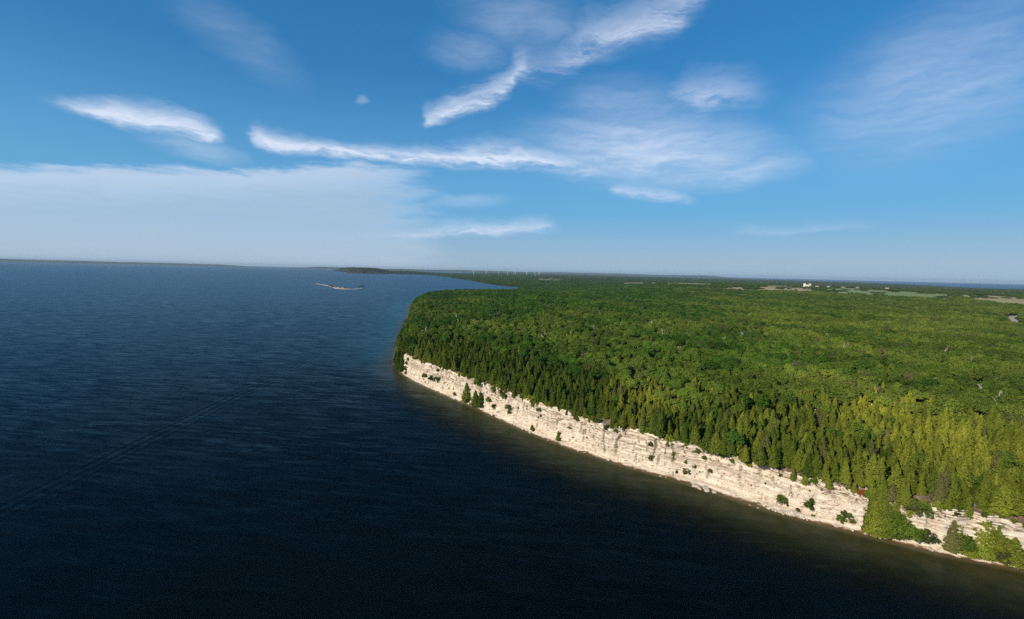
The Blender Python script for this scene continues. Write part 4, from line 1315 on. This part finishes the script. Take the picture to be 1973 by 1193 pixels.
def gable(mb, w, d, z0, h):
    A = [(-w / 2, -d / 2, z0), (w / 2, -d / 2, z0), (w / 2, d / 2, z0), (-w / 2, d / 2, z0), (-w / 2, 0, z0 + h), (w / 2, 0, z0 + h)]
    mb.face([A[0], A[1], A[5], A[4]]); mb.face([A[2], A[3], A[4], A[5]]); mb.face([A[1], A[2], A[5]]); mb.face([A[3], A[0], A[4]])
    return mb
def gz(x, y):
    return float(ground_z(np.array([float(x)]), np.array([float(y)]))[0])
FX, FY = 2490.0, 4190.0
e = bpy.data.objects.new('farm_elevator', None); COL.objects.link(e)
e.location = (FX, FY, gz(FX, FY)); e.rotation_euler = (0, 0, R(-25))
tag(e, 'tall white farm elevator with two towers beyond the forest', 'building')
link('wall', MB().box((0, 0, 8.5), (34, 22, 22)).mesh('wall', MAT['cream']), e)
for x_, h_, m_ in ((-19, 28, 'white'), (20, 29, 'cream')):
    o = link('tower', MB().box((0, 0, h_ / 2 - 1.5), (15, 18, h_ + 1)).mesh('tower', MAT[m_]), e, (x_, -1, 0))
    link('roof', gable(MB(), 16, 19, h_ - 1, 3).mesh('roof', MAT['greyroof']), o)
    for q in (7, 15, 22):
        link('window', MB().box((0, -9.2, q), (4, .5, 3)).mesh('window', MAT['dark']), o)
link('roof', gable(MB(), 35, 23, 19.55, 4).mesh('roof', MAT['redroof']), e)
link('door', MB().box((0, -11.2, 3.5), (7, .5, 8)).mesh('door', MAT['dark']), e)
for n_, (dx_, dy_, w_, m_, r_, lab) in enumerate([(62, 10, 26, 'cream', 'redroof', 'cream barn with red roof next to the white elevator'), (105, -25, 20, 'white', 'greyroof', 'small white barn with grey roof right of the elevator'),
                                     (165, -60, 30, 'cream', 'redroof', 'long red-roofed shed farther right of the elevator'), (235, -70, 22, 'redroof', 'greyroof', 'dark red barn at the end of the farm row'),
                                     (420, -40, 24, 'white', 'redroof', 'pale farmhouse across the pasture from the elevator'), (690, 10, 20, 'white', 'greyroof', 'white house among trees at the pasture edge')]):
    x, y = FX + dx_ * 1.5, FY + dy_ * 1.5
    e = bpy.data.objects.new('barn', None); COL.objects.link(e)
    e.location = (x, y, gz(x, y)); e.rotation_euler = (0, 0, R(-30 + 20 * (n_ % 3)))
    tag(e, lab, 'barn', None)
    link('wall', MB().box((0, 0, 3.0), (w_, 13, 8)).mesh('wall', MAT[m_]), e)
    link('roof', gable(MB(), w_ + 1, 14, 7.05, 4.5).mesh('roof', MAT[r_]), e)
    link('door', MB().box((0, -6.7, 2.2), (4, .4, 5)).mesh('door', MAT['dark']), e)

def sailboat(x, y):
    e = bpy.data.objects.new('sailing_boat', None); COL.objects.link(e)
    e.location = (x, y, 0); e.rotation_euler = (0, 0, R(35))
    tag(e, 'tiny white sailing boat far out on the lake', 'boat')
    mb = MB()
    secs = [(-7, 1.4, .2, 1.4), (-3, 2.0, -.4, 1.3), (2, 1.9, -.5, 1.4), (5.5, 1.0, -.1, 1.6), (7.6, .05, .9, 1.8)]
    for q in secs:
        mb.v += [(q[0], -q[1], q[3]), (q[0], -q[1] * .6, q[2]), (q[0], q[1] * .6, q[2]), (q[0], q[1], q[3])]
    for i in range(4):
        for j in range(4):
            mb.f4.append([i * 4 + j, i * 4 + (j + 1) % 4, (i + 1) * 4 + (j + 1) % 4, (i + 1) * 4 + j])
    mb.f4 += [[0, 1, 2, 3], [19, 18, 17, 16]]
    link('hull', mb.mesh('hull', MAT['white']), e)
    link('mast', MB().tube([(.5, 0, 1), (.5, 0, 20)], [.14, .08], 6).mesh('mast', MAT['white']), e)
    link('boom', MB().tube([(.5, 0, 2.8), (-6, 1.2, 2.8)], [.1, .08], 5).mesh('boom', MAT['white']), e)
    link('mainsail', MB().face([(.4, .05, 3), (-5.9, 1.2, 3), (.4, .05, 19.5)]).face([(.4, .09, 3), (.4, .09, 19.5), (-5.9, 1.24, 3)]).mesh('mainsail', MAT['sail']), e)
    link('jib', MB().face([(7.3, 0, 2), (1.0, .7, 2.6), (.6, .05, 17)]).face([(7.3, .04, 2), (.6, .09, 17), (1.0, .74, 2.6)]).mesh('jib', MAT['sail']), e)
sailboat(-7250, 8900)

# ------------------------------------------------------------------ air
def haze():
    m, nb = material('haze')
    pv = nb.n('ShaderNodeVolumePrincipled')
    pv.inputs['Color'].default_value = (0.46, 0.60, 0.74, 1)
    pv.inputs['Density'].default_value = HAZE
    pv.inputs['Anisotropy'].default_value = 0.0
    nb.nt.links.new(pv.outputs[0], nb.out.inputs['Volume'])
    m.cycles.homogeneous_volume = True
    mb = MB().box((0, 0, 122), (126000, 126000, 256))
    tag(link('haze', mb.mesh('haze', m)), 'thin blue haze in the air over lake and land', kind='stuff')
HAZE = 1.9e-5
haze()
